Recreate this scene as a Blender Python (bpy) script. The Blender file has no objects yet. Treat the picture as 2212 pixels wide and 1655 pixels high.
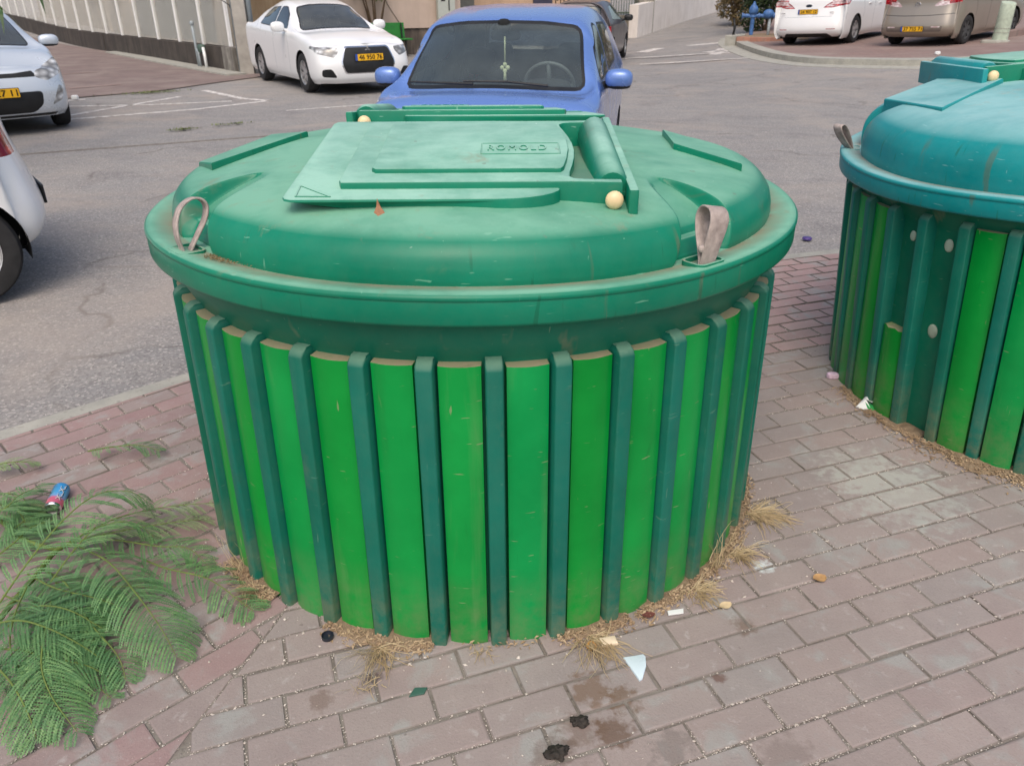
import bpy, bmesh, math, random
from mathutils import Vector, Matrix, noise as mnoise
from mathutils.bvhtree import BVHTree
R = math.radians
PI = math.pi
rnd = random.Random(11)
sc = bpy.context.scene
COL = sc.collection

# ---------------------------------------------------------------- camera, sky, sun, exposure
cam_d = bpy.data.cameras.new("camera")
cam_d.sensor_width = 36.0
cam_d.lens = 36.0 * 1677.6 / 2212.0
cam_d.clip_start = 0.05
cam_d.clip_end = 3000
cam_d.dof.use_dof = True
cam_d.dof.focus_distance = 2.0
cam_d.dof.aperture_fstop = 9.0
cam = bpy.data.objects.new("camera", cam_d)
COL.objects.link(cam)
cam.matrix_world = (Matrix.Translation((0, 0, 1.55)) @ Matrix.Rotation(PI / 2 - 0.4638, 4, 'X')
                    @ Matrix.Rotation(-0.006, 4, 'Z'))
sc.camera = cam

SUN_EL, SUN_AZ = R(56), R(186)          # azimuth measured clockwise from +Y: behind the camera, to the left
w = bpy.data.worlds.new("World")
sc.world = w
w.use_nodes = True
wn = w.node_tree
bg = wn.nodes['Background']
sky = wn.nodes.new('ShaderNodeTexSky')
sky.sky_type = 'NISHITA'
sky.sun_disc = False
sky.sun_elevation = SUN_EL
sky.sun_rotation = SUN_AZ
sky.air_density = 1.0
sky.dust_density = 6.0
sky.ozone_density = 1.0
hs = wn.nodes.new('ShaderNodeHueSaturation')
hs.inputs['Saturation'].default_value = 1.0
wn.links.new(sky.outputs[0], hs.inputs['Color'])
wn.links.new(hs.outputs[0], bg.inputs['Color'])
bg.inputs['Strength'].default_value = 0.15
sun_d = bpy.data.lights.new("sun", 'SUN')
sun_d.energy = 0.34
sun_d.angle = R(65)
sun_d.color = (1.0, 0.985, 0.965)
sun = bpy.data.objects.new("sun", sun_d)
COL.objects.link(sun)
sdir = Vector((math.sin(SUN_AZ) * math.cos(SUN_EL), math.cos(SUN_AZ) * math.cos(SUN_EL), math.sin(SUN_EL)))
sun.rotation_euler = sdir.to_track_quat('Z', 'Y').to_euler()
sc.view_settings.view_transform = 'Standard'
sc.view_settings.look = 'None'
sc.view_settings.exposure = 0.36
sc.view_settings.gamma = 1.0

# ---------------------------------------------------------------- helpers
def lin(r, g, b):
    f = lambda c: (c / 255) / 12.92 if c <= 10 else (((c / 255) + .055) / 1.055) ** 2.4
    return (f(r), f(g), f(b), 1.0)

def S(t):
    t = min(1.0, max(0.0, t))
    return t * t * (3 - 2 * t)

def gz(x, y):                            # height of the ground: flat here, rising gently to the far right and far away
    return .055 * max(0, x - 4) * S((y - 11) / 8) + .03 * max(0, y - 27) * S((y - 27) / 10)

def tag(o, label=None, cat=None, group=None, kind=None):
    if label: o['label'] = label
    if cat: o['category'] = cat
    if group: o['group'] = group
    if kind: o['kind'] = kind
    return o

def empty(name, loc=(0, 0, 0), rz=0.0, label=None, cat=None, group=None):
    o = bpy.data.objects.new(name, None)
    o.empty_display_size = .1
    COL.objects.link(o)
    o.location = loc
    o.rotation_euler = (0, 0, rz)
    return tag(o, label, cat, group)

class MB:
    """collects vertices and faces and links them as ONE mesh object"""
    def __init__(self):
        self.v, self.f, self.m = [], [], []
        self.T = Matrix.Identity(4)
        self.mi = 0
    def add(self, vs, fs):
        b = len(self.v)
        self.v += [self.T @ Vector(p) for p in vs]
        self.f += [tuple(b + i for i in f) for f in fs]
        self.m += [self.mi] * len(fs)
        return self
    def box(self, x0, x1, y0, y1, z0, z1):
        return self.add([(x0, y0, z0), (x1, y0, z0), (x1, y1, z0), (x0, y1, z0), (x0, y0, z1), (x1, y0, z1), (x1, y1, z1), (x0, y1, z1)],
                        [(0, 3, 2, 1), (4, 5, 6, 7), (0, 1, 5, 4), (1, 2, 6, 5), (2, 3, 7, 6), (3, 0, 4, 7)])
    def bbox(self, x0, x1, y0, y1, z0, z1, b=.005):
        out = [(x0, y0), (x1, y0), (x1, y1), (x0, y1)]
        return self.prism(out, z0, z1, b, botbev=b)
    def tube(self, pts, r, n=8, caps=True):
        pts = [Vector(p) for p in pts]
        rr = r if isinstance(r, (list, tuple)) else [r] * len(pts)
        vs, fs = [], []
        up = Vector((0, 0, 1))
        prev = None
        for i, p in enumerate(pts):
            d = (pts[min(i + 1, len(pts) - 1)] - pts[max(i - 1, 0)])
            if d.length < 1e-9: d = Vector((0, 0, 1))
            d.normalize()
            if prev is None:
                a = d.cross(up)
                if a.length < 1e-3: a = d.cross(Vector((1, 0, 0)))
            else:
                a = prev - d * prev.dot(d)
            a.normalize(); prev = a
            b = d.cross(a)
            for k in range(n):
                t = 2 * PI * k / n
                vs.append(p + (a * math.cos(t) + b * math.sin(t)) * rr[i])
        for i in range(len(pts) - 1):
            for k in range(n):
                k2 = (k + 1) % n
                fs.append((i * n + k, i * n + k2, (i + 1) * n + k2, (i + 1) * n + k))
        if caps:
            fs.append(tuple(range(n - 1, -1, -1)))
            fs.append(tuple((len(pts) - 1) * n + k for k in range(n)))
        return self.add(vs, fs)
    def lathe(self, prof, n=48, axis='z', close=False):
        vs, fs = [], []
        m = len(prof)
        for k in range(n):
            t = 2 * PI * k / n
            c, s = math.cos(t), math.sin(t)
            for (r, h) in prof:
                vs.append((r * c, r * s, h) if axis == 'z' else ((r * c, h, r * s) if axis == 'y' else (h, r * c, r * s)))
        for k in range(n):
            k2 = (k + 1) % n
            for i in range(m - 1 if not close else m):
                j = (i + 1) % m
                q = (k * m + i, k2 * m + i, k2 * m + j, k * m + j)
                fs.append(q if axis != 'y' else q[::-1])
        return self.add(vs, fs)
    def prism(self, out, z0, z1, bev=0.0, botbev=0.0, zf=None, botinset=None):
        """extruded outline (counter-clockwise); zf adds height by position; top edge rounded by bev"""
        n = len(out)
        P = [Vector((p[0], p[1])) for p in out]
        nor = []
        for i in range(n):
            a = (P[i] - P[i - 1]).normalized(); b = (P[(i + 1) % n] - P[i]).normalized()
            na = Vector((-a.y, a.x)); nb = Vector((-b.y, b.x))
            s = na + nb
            if s.length < 1e-6: s = na
            s.normalize()
            nor.append(s / max(.35, s.dot(na)))
        f0 = z0 if callable(z0) else (lambda p: z0)
        f1 = z1 if callable(z1) else (lambda p: z1)
        g = zf or (lambda p: 0.0)
        rings = []
        if botbev: rings += [(lambda i: botbev, f0, 0), (lambda i: 0, f0, botbev)]
        else: rings += [((lambda i: botinset(P[i])) if botinset else (lambda i: 0), f0, 0)]
        if bev: rings += [(lambda i: 0, f1, -bev), (lambda i: bev * .3, f1, -bev * .3), (lambda i: bev, f1, 0)]
        else: rings += [(lambda i: 0, f1, 0)]
        vs, fs = [], []
        for ins, fz, dz in rings:
            for i in range(n):
                q = P[i] + nor[i] * ins(i)
                vs.append((q.x, q.y, fz(P[i]) + dz + g(q)))
        for k in range(len(rings) - 1):
            for i in range(n):
                j = (i + 1) % n
                fs.append((k * n + i, k * n + j, (k + 1) * n + j, (k + 1) * n + i))
        fs.append(tuple(range(n - 1, -1, -1)))
        fs.append(tuple((len(rings) - 1) * n + i for i in range(n)))
        return self.add(vs, fs)
    def sphere(self, c, rx, ry=None, rz=None, n=16, m=10, e=1.0):
        ry = ry or rx; rz = rz or rx
        sp = lambda v: math.copysign(abs(v) ** e, v)
        vs = [(c[0], c[1], c[2] - rz)]
        for i in range(1, m):
            a = -PI / 2 + PI * i / m
            for k in range(n):
                t = 2 * PI * k / n
                vs.append((c[0] + rx * sp(math.cos(a)) * sp(math.cos(t)), c[1] + ry * sp(math.cos(a)) * sp(math.sin(t)), c[2] + rz * sp(math.sin(a))))
        vs.append((c[0], c[1], c[2] + rz))
        fs = []
        for k in range(n):
            fs.append((0, 1 + (k + 1) % n, 1 + k))
        for i in range(m - 2):
            for k in range(n):
                k2 = (k + 1) % n
                fs.append((1 + i * n + k, 1 + i * n + k2, 1 + (i + 1) * n + k2, 1 + (i + 1) * n + k))
        b = 1 + (m - 2) * n
        for k in range(n):
            fs.append((b + k, b + (k + 1) % n, len(vs) - 1))
        return self.add(vs, fs)
    def build(self, name, mats, parent=None, smooth=False, loc=None, auto=None):
        me = bpy.data.meshes.new(name)
        me.from_pydata([tuple(p) for p in self.v], [], self.f)
        for m in (mats if isinstance(mats, (list, tuple)) else [mats]):
            me.materials.append(m)
        me.polygons.foreach_set('material_index', self.m)
        if smooth or auto:
            me.polygons.foreach_set('use_smooth', [True] * len(me.polygons))
        me.update()
        if auto:
            me.set_sharp_from_angle(angle=R(auto))
        o = bpy.data.objects.new(name, me)
        COL.objects.link(o)
        if parent: o.parent = parent
        if loc: o.location = loc
        return o

def rrect(x0, x1, y0, y1, r, n=5):
    out = []
    for cx, cy, a0 in ((x1 - r, y0 + r, -90), (x1 - r, y1 - r, 0), (x0 + r, y1 - r, 90), (x0 + r, y0 + r, 180)):
        for k in range(n + 1):
            a = R(a0 + 90 * k / n)
            out.append((cx + r * math.cos(a), cy + r * math.sin(a)))
    return out

def crom(p, t):                          # Catmull-Rom through a list of Vectors
    n = len(p) - 1
    i = min(n - 1, max(0, int(t)))
    u = t - i
    p1, p2 = p[i], p[i + 1]
    p0 = p[i - 1] if i > 0 else p1 * 2 - p2
    p3 = p[i + 2] if i + 2 <= n else p2 * 2 - p1
    return .5 * ((2 * p1) + (p2 - p0) * u + (2 * p0 - 5 * p1 + 4 * p2 - p3) * u * u + (3 * p1 - p0 - 3 * p2 + p3) * u ** 3)

def curve(pts, n):
    P = [Vector(p) for p in pts]
    return [crom(P, (len(P) - 1) * i / (n - 1)) for i in range(n)]

def text_geo(body, size, spacing=1.0, extrude=.001):
    cu = bpy.data.curves.new('lettering', 'FONT')
    cu.body = body; cu.size = size; cu.extrude = extrude
    cu.align_x = 'CENTER'; cu.align_y = 'CENTER'
    cu.space_character = spacing
    cu.resolution_u = 3
    o = bpy.data.objects.new('lettering', cu)
    COL.objects.link(o)
    bpy.context.view_layer.update()
    me = bpy.data.meshes.new_from_object(o.evaluated_get(bpy.context.evaluated_depsgraph_get()))
    vs = [v.co.copy() for v in me.vertices]
    fs = [tuple(p.vertices) for p in me.polygons]
    bpy.data.objects.remove(o); bpy.data.curves.remove(cu); bpy.data.meshes.remove(me)
    return vs, fs

def copy_tree(o, parent=None):
    c = o.copy(); COL.objects.link(c)
    if parent: c.parent = parent
    for ch in list(o.children): copy_tree(ch, c)
    return c

# ---------------------------------------------------------------- materials
def nmat(name):
    m = bpy.data.materials.new(name); m.use_nodes = True
    return m, m.node_tree, m.node_tree.nodes['Principled BSDF']

def nd(nt, t, ins=None, **props):
    n = nt.nodes.new(t)
    for k, v in props.items(): setattr(n, k, v)
    for k, v in (ins or {}).items():
        if hasattr(v, 'is_linked'): nt.links.new(v, n.inputs[k])
        else: n.inputs[k].default_value = v
    return n

def coord(nt, kind='Object', scale=(1, 1, 1), loc=(0, 0, 0)):
    c = nd(nt, 'ShaderNodeTexCoord').outputs[kind]
    return nd(nt, 'ShaderNodeMapping', {0: c, 'Scale': scale, 'Location': loc}).outputs[0]

def noise(nt, vec, scale, detail=4, rough=.55, dist=0.0):
    return nd(nt, 'ShaderNodeTexNoise', {'Vector': vec, 'Scale': scale, 'Detail': detail, 'Roughness': rough, 'Distortion': dist}).outputs[0]

def mr(nt, v, a, b, c=0.0, d=1.0):
    return nd(nt, 'ShaderNodeMapRange', {0: v, 1: a, 2: b, 3: c, 4: d}).outputs[0]

def mth(nt, op, a, b=0.0):
    return nd(nt, 'ShaderNodeMath', {0: a, 1: b}, operation=op).outputs[0]

def mix(nt, f, a, b):
    n = nt.nodes.new('ShaderNodeMix'); n.data_type = 'RGBA'
    for k, v in ((0, f), (6, a), (7, b)):
        if hasattr(v, 'is_linked'): nt.links.new(v, n.inputs[k])
        else: n.inputs[k].default_value = v
    return n.outputs[2]

def bump(nt, p, h, strength=.2, dist=.01):
    b = nd(nt, 'ShaderNodeBump', {'Height': h, 'Strength': strength, 'Distance': dist})
    nt.links.new(b.outputs[0], p.inputs['Normal'])

def out(nt, p, col, rough=None):
    if hasattr(col, 'is_linked'): nt.links.new(col, p.inputs['Base Color'])
    else: p.inputs['Base Color'].default_value = col
    if rough is not None:
        if hasattr(rough, 'is_linked'): nt.links.new(rough, p.inputs['Roughness'])
        else: p.inputs['Roughness'].default_value = rough

def simple(name, col, rough=.6, spec=.5, metal=0.0, var=.12, scale=8.0, coat=0.0, bmp=0.0):
    m, nt, p = nmat(name)
    v = coord(nt)
    n = noise(nt, v, scale, 5)
    f = mr(nt, n, .3, .7)
    dark = tuple(c * (1 - var) for c in col[:3]) + (1,)
    lite = tuple(min(1, c * (1 + var)) for c in col[:3]) + (1,)
    out(nt, p, mix(nt, f, dark, lite), mr(nt, n, .3, .7, max(.02, rough - .06), min(1, rough + .06)))
    p.inputs['Specular IOR Level'].default_value = spec
    p.inputs['Metallic'].default_value = metal
    p.inputs['Coat Weight'].default_value = coat
    p.inputs['Coat Roughness'].default_value = .05
    if bmp: bump(nt, p, noise(nt, v, scale * 8, 4), bmp, .004)
    return m

def plastic(name, base, dusty, soil, dust=1.0, rough=.38, z0=.5, z1=.98, objvar=0.0, streak=0.0, gutter=None, specks=0.0, splash=0.0):
    """moulded polyethylene: faded, dust lying on faces that look up, scuffs and runs"""
    m, nt, p = nmat(name)
    v = coord(nt)
    if objvar:
        rv = nd(nt, 'ShaderNodeObjectInfo').outputs['Random']
        v = nd(nt, 'ShaderNodeVectorMath', {0: v, 1: nd(nt, 'ShaderNodeCombineXYZ', {0: mth(nt, 'MULTIPLY', rv, 37.0), 1: mth(nt, 'MULTIPLY', rv, 91.0), 2: mth(nt, 'MULTIPLY', rv, 53.0)}).outputs[0]}, operation='ADD').outputs[0]
    V = lambda scale, loc=(0, 0, 0): nd(nt, 'ShaderNodeMapping', {0: v, 'Scale': scale, 'Location': loc}).outputs[0]
    nb = noise(nt, v, 3.0, 6, .6)
    nf = noise(nt, v, 26.0, 5, .65)
    dark = tuple(c * .86 for c in base[:3]) + (1,)
    lite = tuple(min(1, c * 1.14 + .004) for c in base[:3]) + (1,)
    col = mix(nt, mr(nt, nb, .32, .68), dark, lite)
    if objvar:
        r = nd(nt, 'ShaderNodeObjectInfo').outputs['Random']
        hsv = nd(nt, 'ShaderNodeHueSaturation', {'Color': col, 'Hue': mr(nt, r, 0, 1, .5 - objvar * .22, .5 + objvar * .1),
                                                'Value': mr(nt, r, 0, 1, 1 - objvar, 1 + objvar)})
        col = hsv.outputs[0]
    nz = nd(nt, 'ShaderNodeSeparateXYZ', {0: nd(nt, 'ShaderNodeNewGeometry').outputs['Normal']}).outputs[2]
    up = mr(nt, nz, z0, z1)
    patch = mr(nt, mth(nt, 'ADD', mth(nt, 'MULTIPLY', noise(nt, coord(nt), 3.2, 8, .68, .15), .7), mth(nt, 'MULTIPLY', noise(nt, coord(nt, scale=(1, 1.6, 1), loc=(5, 2, 1)), 11, 6, .7), .3)), .36, .56, .52, 1.0)
    f = mth(nt, 'MULTIPLY', mth(nt, 'MULTIPLY', up, patch), dust)
    col = mix(nt, f, col, dusty)
    # soil in blotches
    sb = mth(nt, 'MULTIPLY', mr(nt, noise(nt, v, 7.0, 8, .7, .4), .60, .74), mr(nt, nz, 0, .9, .04, .6))
    col = mix(nt, sb, col, soil)
    if streak:
        vs = V((15, 15, .9))
        st = mth(nt, 'MULTIPLY', mr(nt, noise(nt, vs, 1.0, 3, .5), .66, .73), mr(nt, nz, .75, .2, 0, streak))
        col = mix(nt, st, col, soil)
    if gutter:                           # grime washed into the gutter of the rim, runs down the dome wall
        xyz = nd(nt, 'ShaderNodeSeparateXYZ', {0: coord(nt)})
        rad = mth(nt, 'SQRT', mth(nt, 'ADD', mth(nt, 'POWER', xyz.outputs[0], 2.0), mth(nt, 'POWER', xyz.outputs[1], 2.0)))
        g1 = mth(nt, 'MULTIPLY', mr(nt, rad, gutter + .055, gutter + .004), mr(nt, rad, gutter - .006, gutter + .002))
        g1 = mth(nt, 'MULTIPLY', g1, mr(nt, noise(nt, v, 9, 6, .7), .3, .6, .25, .85))
        col = mix(nt, mth(nt, 'MULTIPLY', g1, mr(nt, nz, .5, .9)), col, lin(138, 122, 102))
        ang = nd(nt, 'ShaderNodeMath', {0: xyz.outputs[1], 1: xyz.outputs[0]}, operation='ARCTAN2').outputs[0]
        av = nd(nt, 'ShaderNodeCombineXYZ', {0: mth(nt, 'MULTIPLY', ang, 26.0), 1: mth(nt, 'MULTIPLY', xyz.outputs[2], 2.2)}).outputs[0]
        wall_ = mr(nt, nz, .80, .45)
        s1 = mth(nt, 'MULTIPLY', mr(nt, noise(nt, av, 1.0, 4, .55, .25), .635, .69), wall_)
        col = mix(nt, mth(nt, 'MULTIPLY', s1, .55), col, lin(92, 104, 84))
        av2 = nd(nt, 'ShaderNodeCombineXYZ', {0: mth(nt, 'MULTIPLY', ang, 34.0), 1: mth(nt, 'MULTIPLY', xyz.outputs[2], 5.0), 2: 7.0}).outputs[0]
        s2 = mth(nt, 'MULTIPLY', mr(nt, noise(nt, av2, 1.0, 3, .5, .2), .655, .70), wall_)
        col = mix(nt, mth(nt, 'MULTIPLY', s2, .6), col, lin(8, 96, 70))
    if splash:                           # dried mud splashed up from the pavers, knocks and scrapes
        hz = nd(nt, 'ShaderNodeSeparateXYZ', {0: coord(nt)}).outputs[2]
        sp_ = mth(nt, 'MULTIPLY', mr(nt, hz, .24, .0), mr(nt, noise(nt, v, 16, 7, .7), .36, .62))
        col = mix(nt, mth(nt, 'MULTIPLY', sp_, splash), col, lin(128, 118, 90))
        k1 = mr(nt, noise(nt, V((30, 30, 6), (2, 2, 2)), 1.0, 5, .7, .5), .63, .72, 0, .35)
        col = mix(nt, k1, col, tuple(c * .62 for c in base[:3]) + (1,))
        k3 = mr(nt, noise(nt, V((14, 14, 1.2), (7, 2, 2)), 1.0, 4, .6, .3), .58, .75, 0, .12)
        col = mix(nt, k3, col, dusty)
    if specks:
        w1 = mr(nt, noise(nt, v, 42, 2, .5), .775, .80, 0, specks)
        col = mix(nt, mth(nt, 'MULTIPLY', w1, mr(nt, nz, .6, .9)), col, lin(225, 235, 228))
        b1 = mr(nt, noise(nt, coord(nt, scale=(1.5, 1, 1), loc=(9, 1, 3)), 17, 3, .5), .72, .76, 0, .5)
        col = mix(nt, mth(nt, 'MULTIPLY', b1, mr(nt, nz, .6, .9)), col, lin(112, 116, 104))
    # scratches, pale
    vx = V((9, 9, 70), (3, 1, 7))
    sx = mr(nt, noise(nt, vx, 2.2, 2, .4, .3), .725, .76, 0, .45)
    col = mix(nt, sx, col, dusty)
    vy = V((60, 60, 7), (1, 5, 2))
    sy = mr(nt, noise(nt, vy, 1.6, 2, .4, .2), .745, .775, 0, .45)
    col = mix(nt, sy, col, dusty)
    col = mix(nt, mr(nt, nf, .35, .75, 0, .05), col, soil)
    out(nt, p, col, mth(nt, 'ADD', mr(nt, nb, .3, .7, rough - .05, rough + .09), mth(nt, 'MULTIPLY', f, .3)))
    p.inputs['Specular IOR Level'].default_value = .3
    bump(nt, p, noise(nt, v, 60.0, 4, .6), .06, .004)
    return m

GREEN = lin(26, 138, 98); DUSTG = lin(160, 205, 183); SOIL = lin(140, 128, 104)
M = {}
M['cover'] = plastic('faded_green_plastic', lin(0, 120, 92), lin(128, 182, 156), SOIL, .9, .34, .78, .995, gutter=.897, specks=.6)
M['hatch'] = plastic('green_hatch_plastic', lin(0, 122, 94), lin(152, 197, 179), SOIL, .95, .36, .6, .97, specks=.8)
M['teal'] = plastic('teal_plastic', lin(10, 138, 140), lin(150, 194, 194), lin(165, 150, 130), .85, .4, .72, .995, gutter=.897)
M['rim_teal'] = M['teal']
M['body'] = plastic('dark_green_plastic', lin(8, 108, 84), lin(120, 150, 125), SOIL, .7, .42, streak=.35)
M['rib'] = plastic('teal_green_rib', lin(4, 100, 84), lin(95, 135, 115), lin(120, 112, 92), .9, .42, .3, .8, objvar=.05, splash=.5)
M['slat'] = plastic('bright_green_slat', lin(0, 143, 64), lin(165, 150, 126), lin(30, 110, 50), 1.0, .33, .5, .8, objvar=.07, streak=.2, splash=.4)
M['strap'] = simple('grubby_webbing', lin(166, 154, 148), .9, .2, var=.3, scale=40, bmp=.4)
M['cream'] = simple('cream_plastic', lin(232, 205, 160), .4, .5, var=.1, scale=30)
M['steel'] = simple('galvanised_steel', lin(170, 172, 170), .45, .5, .8, .1)
M['black'] = simple('black_plastic', (.012, .013, .014, 1), .5, .4, var=.3)
M['dark'] = simple('dark_interior', (.018, .02, .021, 1), .85, .2, var=.2)
M['seat'] = simple('seat_cloth', (.016, .018, .019, 1), .95, .1, var=.25, scale=30)
M['tyre'] = simple('tyre_rubber', (.028, .028, .029, 1), .85, .25, var=.25, scale=14)
M['alloy'] = simple('alloy_wheel', (.55, .56, .57, 1), .3, .5, .75, .15)
M['alloydark'] = simple('dark_steel_wheel', (.07, .072, .075, 1), .5, .5, .3, .2)
M['chrome'] = simple('chrome', (.75, .76, .78, 1), .15, .5, 1.0, .05)
M['yellow'] = simple('plate_yellow', lin(232, 178, 30), .5, .4, var=.06)
M['platetext'] = simple('plate_black', (.02, .018, .015, 1), .6)
M['plateblue'] = simple('plate_blue', lin(50, 80, 160), .5)
M['white'] = simple('white_paint', lin(225, 228, 226), .5, var=.06)
M['wood'] = simple('twig', lin(150, 120, 70), .9, .1, var=.3)

def paint(name, col, metal=0.0, rough=.3, dirt=.12, coat=.8):
    m, nt, p = nmat(name)
    v = coord(nt)
    n = noise(nt, v, 2.5, 6, .6)
    zz = nd(nt, 'ShaderNodeSeparateXYZ', {0: v}).outputs[2]
    low = mr(nt, zz, .75, .15)
    f = mth(nt, 'MULTIPLY', mth(nt, 'ADD', mth(nt, 'MULTIPLY', low, .8), .25), mr(nt, n, .3, .7, .2, 1))
    c = mix(nt, mth(nt, 'MULTIPLY', f, dirt * 2), col, lin(150, 140, 125))
    back = nd(nt, 'ShaderNodeNewGeometry').outputs['Backfacing']
    c = mix(nt, back, c, (.42, .43, .41, 1))          # the inside of the shell is dark lining
    out(nt, p, c, mr(nt, n, .3, .7, rough - .05, rough + .1))
    nt.links.new(mth(nt, 'MULTIPLY', mth(nt, 'SUBTRACT', 1.0, back), metal), p.inputs['Metallic'])
    nt.links.new(mth(nt, 'MULTIPLY', mth(nt, 'SUBTRACT', 1.0, back), coat), p.inputs['Coat Weight'])
    p.inputs['Coat Roughness'].default_value = .08
    return m

def glass(name, tint, base=.06, dust=.10, veil=(.42, .45, .43, 1)):
    m, nt, p = nmat(name)
    nt.nodes.remove(p)
    o = nt.nodes['Material Output']
    tr = nd(nt, 'ShaderNodeBsdfTransparent', {'Color': tint})
    gl = nd(nt, 'ShaderNodeBsdfGlossy', {'Color': (.9, .95, .95, 1), 'Roughness': .03})
    df = nd(nt, 'ShaderNodeBsdfDiffuse', {'Color': veil})
    v = coord(nt)
    dn = mr(nt, noise(nt, v, 5, 5), .3, .7, dust * .7, dust * 1.3)  # dust film on windows; on the windscreen it weights the painted sky veil
    fr = nd(nt, 'ShaderNodeFresnel', {'IOR': 1.5}).outputs[0]
    a = nd(nt, 'ShaderNodeMixShader', {0: mth(nt, 'ADD', mth(nt, 'MULTIPLY', fr, 1.6), base), 1: tr.outputs[0], 2: gl.outputs[0]})
    b = nd(nt, 'ShaderNodeMixShader', {0: dn, 1: a.outputs[0], 2: df.outputs[0]})
    nt.links.new(b.outputs[0], o.inputs[0])
    return m

M['glass'] = glass('window_glass', (.62, .70, .67, 1), .015, .12)
M['screen'] = glass('sky_veil_windscreen', (.90, .96, .93, 1), .01, .11, (.30, .38, .38, 1))  # reflected sky painted into the glass as a blue-green diffuse veil
M['tint'] = glass('dark_window_glass', (.16, .18, .18, 1), .02, .05)

def lamp_mat(name, c1, c2, c3, scale=9):
    m, nt, p = nmat(name)
    v = coord(nt, scale=(1, 1, 1.6))
    vo = nd(nt, 'ShaderNodeTexVoronoi', {'Vector': v, 'Scale': scale}).outputs[0]
    r = nd(nt, 'ShaderNodeValToRGB', {0: vo})
    r.color_ramp.elements[0].position = .08; r.color_ramp.elements[0].color = c1
    r.color_ramp.elements[1].position = .65; r.color_ramp.elements[1].color = c3
    e = r.color_ramp.elements.new(.32); e.color = c2
    out(nt, p, r.outputs[0], .12)
    p.inputs['Coat Weight'].default_value = 1.0
    return m

M['headlamp'] = lamp_mat('headlamp_glass', (.8, .82, .83, 1), (.42, .43, .43, 1), (.16, .16, .155, 1))
M['redlamp'] = lamp_mat('red_lamp_glass', (.75, .10, .09, 1), (.5, .02, .035, 1), (.22, .005, .012, 1), 12)
M['clearlamp'] = lamp_mat('clear_lamp_glass', (.85, .8, .8, 1), (.7, .6, .6, 1), (.5, .35, .36, 1), 12)

# ---- ground materials
def asphalt():
    m, nt, p = nmat('worn_asphalt')
    v = coord(nt)
    big = noise(nt, v, .45, 6, .6, .4)
    mid = noise(nt, coord(nt, scale=(1, 2.6, 1)), 1.6, 7, .65, .5)
    fine = noise(nt, v, 55, 3, .7)
    agg = nd(nt, 'ShaderNodeTexVoronoi', {'Vector': v, 'Scale': 95.0, 'Randomness': 1.0}).outputs['Color']
    aggv = nd(nt, 'ShaderNodeSeparateXYZ', {0: agg}).outputs[0]
    c = mix(nt, mr(nt, big, .33, .67), lin(132, 131, 130), lin(148, 146, 143))
    c = mix(nt, mr(nt, mid, .42, .62, 0, .6), c, lin(154, 150, 144))
    c = mix(nt, mr(nt, noise(nt, v, 1.1, 6, .6, .3), .55, .68, 0, .55), c, lin(118, 116, 116))
    c = mix(nt, mr(nt, aggv, .62, 1.0, 0, .5), c, lin(98, 94, 95))
    c = mix(nt, mr(nt, aggv, .22, .0, 0, .45), c, lin(205, 198, 190))
    c = mix(nt, mr(nt, fine, .5, .75, 0, .5), c, lin(112, 107, 105))
    c = mix(nt, mr(nt, noise(nt, coord(nt, scale=(1.0, 6, 1), loc=(4, 2, 0)), .9, 4, .55, .8), .64, .72, 0, .35), c, lin(120, 112, 108))
    oil = mth(nt, 'MULTIPLY', mr(nt, noise(nt, v, 1.9, 5, .6, .6), .62, .72), mr(nt, noise(nt, v, .35, 2), .45, .6))
    c = mix(nt, mth(nt, 'MULTIPLY', oil, .5), c, lin(86, 83, 84))
    crv = nd(nt, 'ShaderNodeVectorMath', {0: v, 1: nd(nt, 'ShaderNodeTexNoise', {'Vector': v, 'Scale': 1.3, 'Detail': 5}).outputs['Color']}, operation='ADD').outputs[0]
    vor = nd(nt, 'ShaderNodeTexVoronoi', {'Vector': crv, 'Scale': .42}, feature='DISTANCE_TO_EDGE').outputs['Distance']
    ck = mth(nt, 'MULTIPLY', mr(nt, vor, .012, .002), mr(nt, noise(nt, v, .8, 3), .48, .6))
    c = mix(nt, mth(nt, 'MULTIPLY', ck, .6), c, lin(92, 86, 82))
    dusty_ = mr(nt, noise(nt, coord(nt, loc=(8, 3, 1)), .7, 6, .65, .5), .48, .66, 0, .55)
    c = mix(nt, dusty_, c, lin(164, 154, 144))
    out(nt, p, c, .93)
    p.inputs['Specular IOR Level'].default_value = .2
    bump(nt, p, mth(nt, 'ADD', fine, aggv), .5, .006)
    return m
M['asphalt'] = asphalt()

STAINS = [(.19, 1.385, .055, lin(112, 90, 72), .85), (.27, 1.365, .04, lin(108, 86, 68), .9), (.235, 1.26, .045, lin(96, 74, 58), .9),
          (.16, 1.27, .045, lin(105, 85, 70), .6), (-.47, 1.36, .03, lin(110, 92, 82), .7), (-.36, 1.43, .022, lin(70, 58, 54), .9),
          (.097, 1.2, .05, lin(100, 84, 74), .6), (.63, 1.60, .03, lin(110, 92, 78), .8), (.52, 1.42, .02, lin(100, 72, 62), .9),
          (1.33, 2.24, .20, lin(172, 178, 170), .55), (1.27, 2.36, .16, lin(178, 180, 170), .4), (.752, 1.853, .028, lin(208, 220, 220), .95),
          (1.08, 2.75, .10, lin(150, 145, 140), .3), (.36, 1.22, .05, lin(96, 90, 86), .5), (.62, 1.18, .07, lin(100, 86, 80), .4)]

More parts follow.
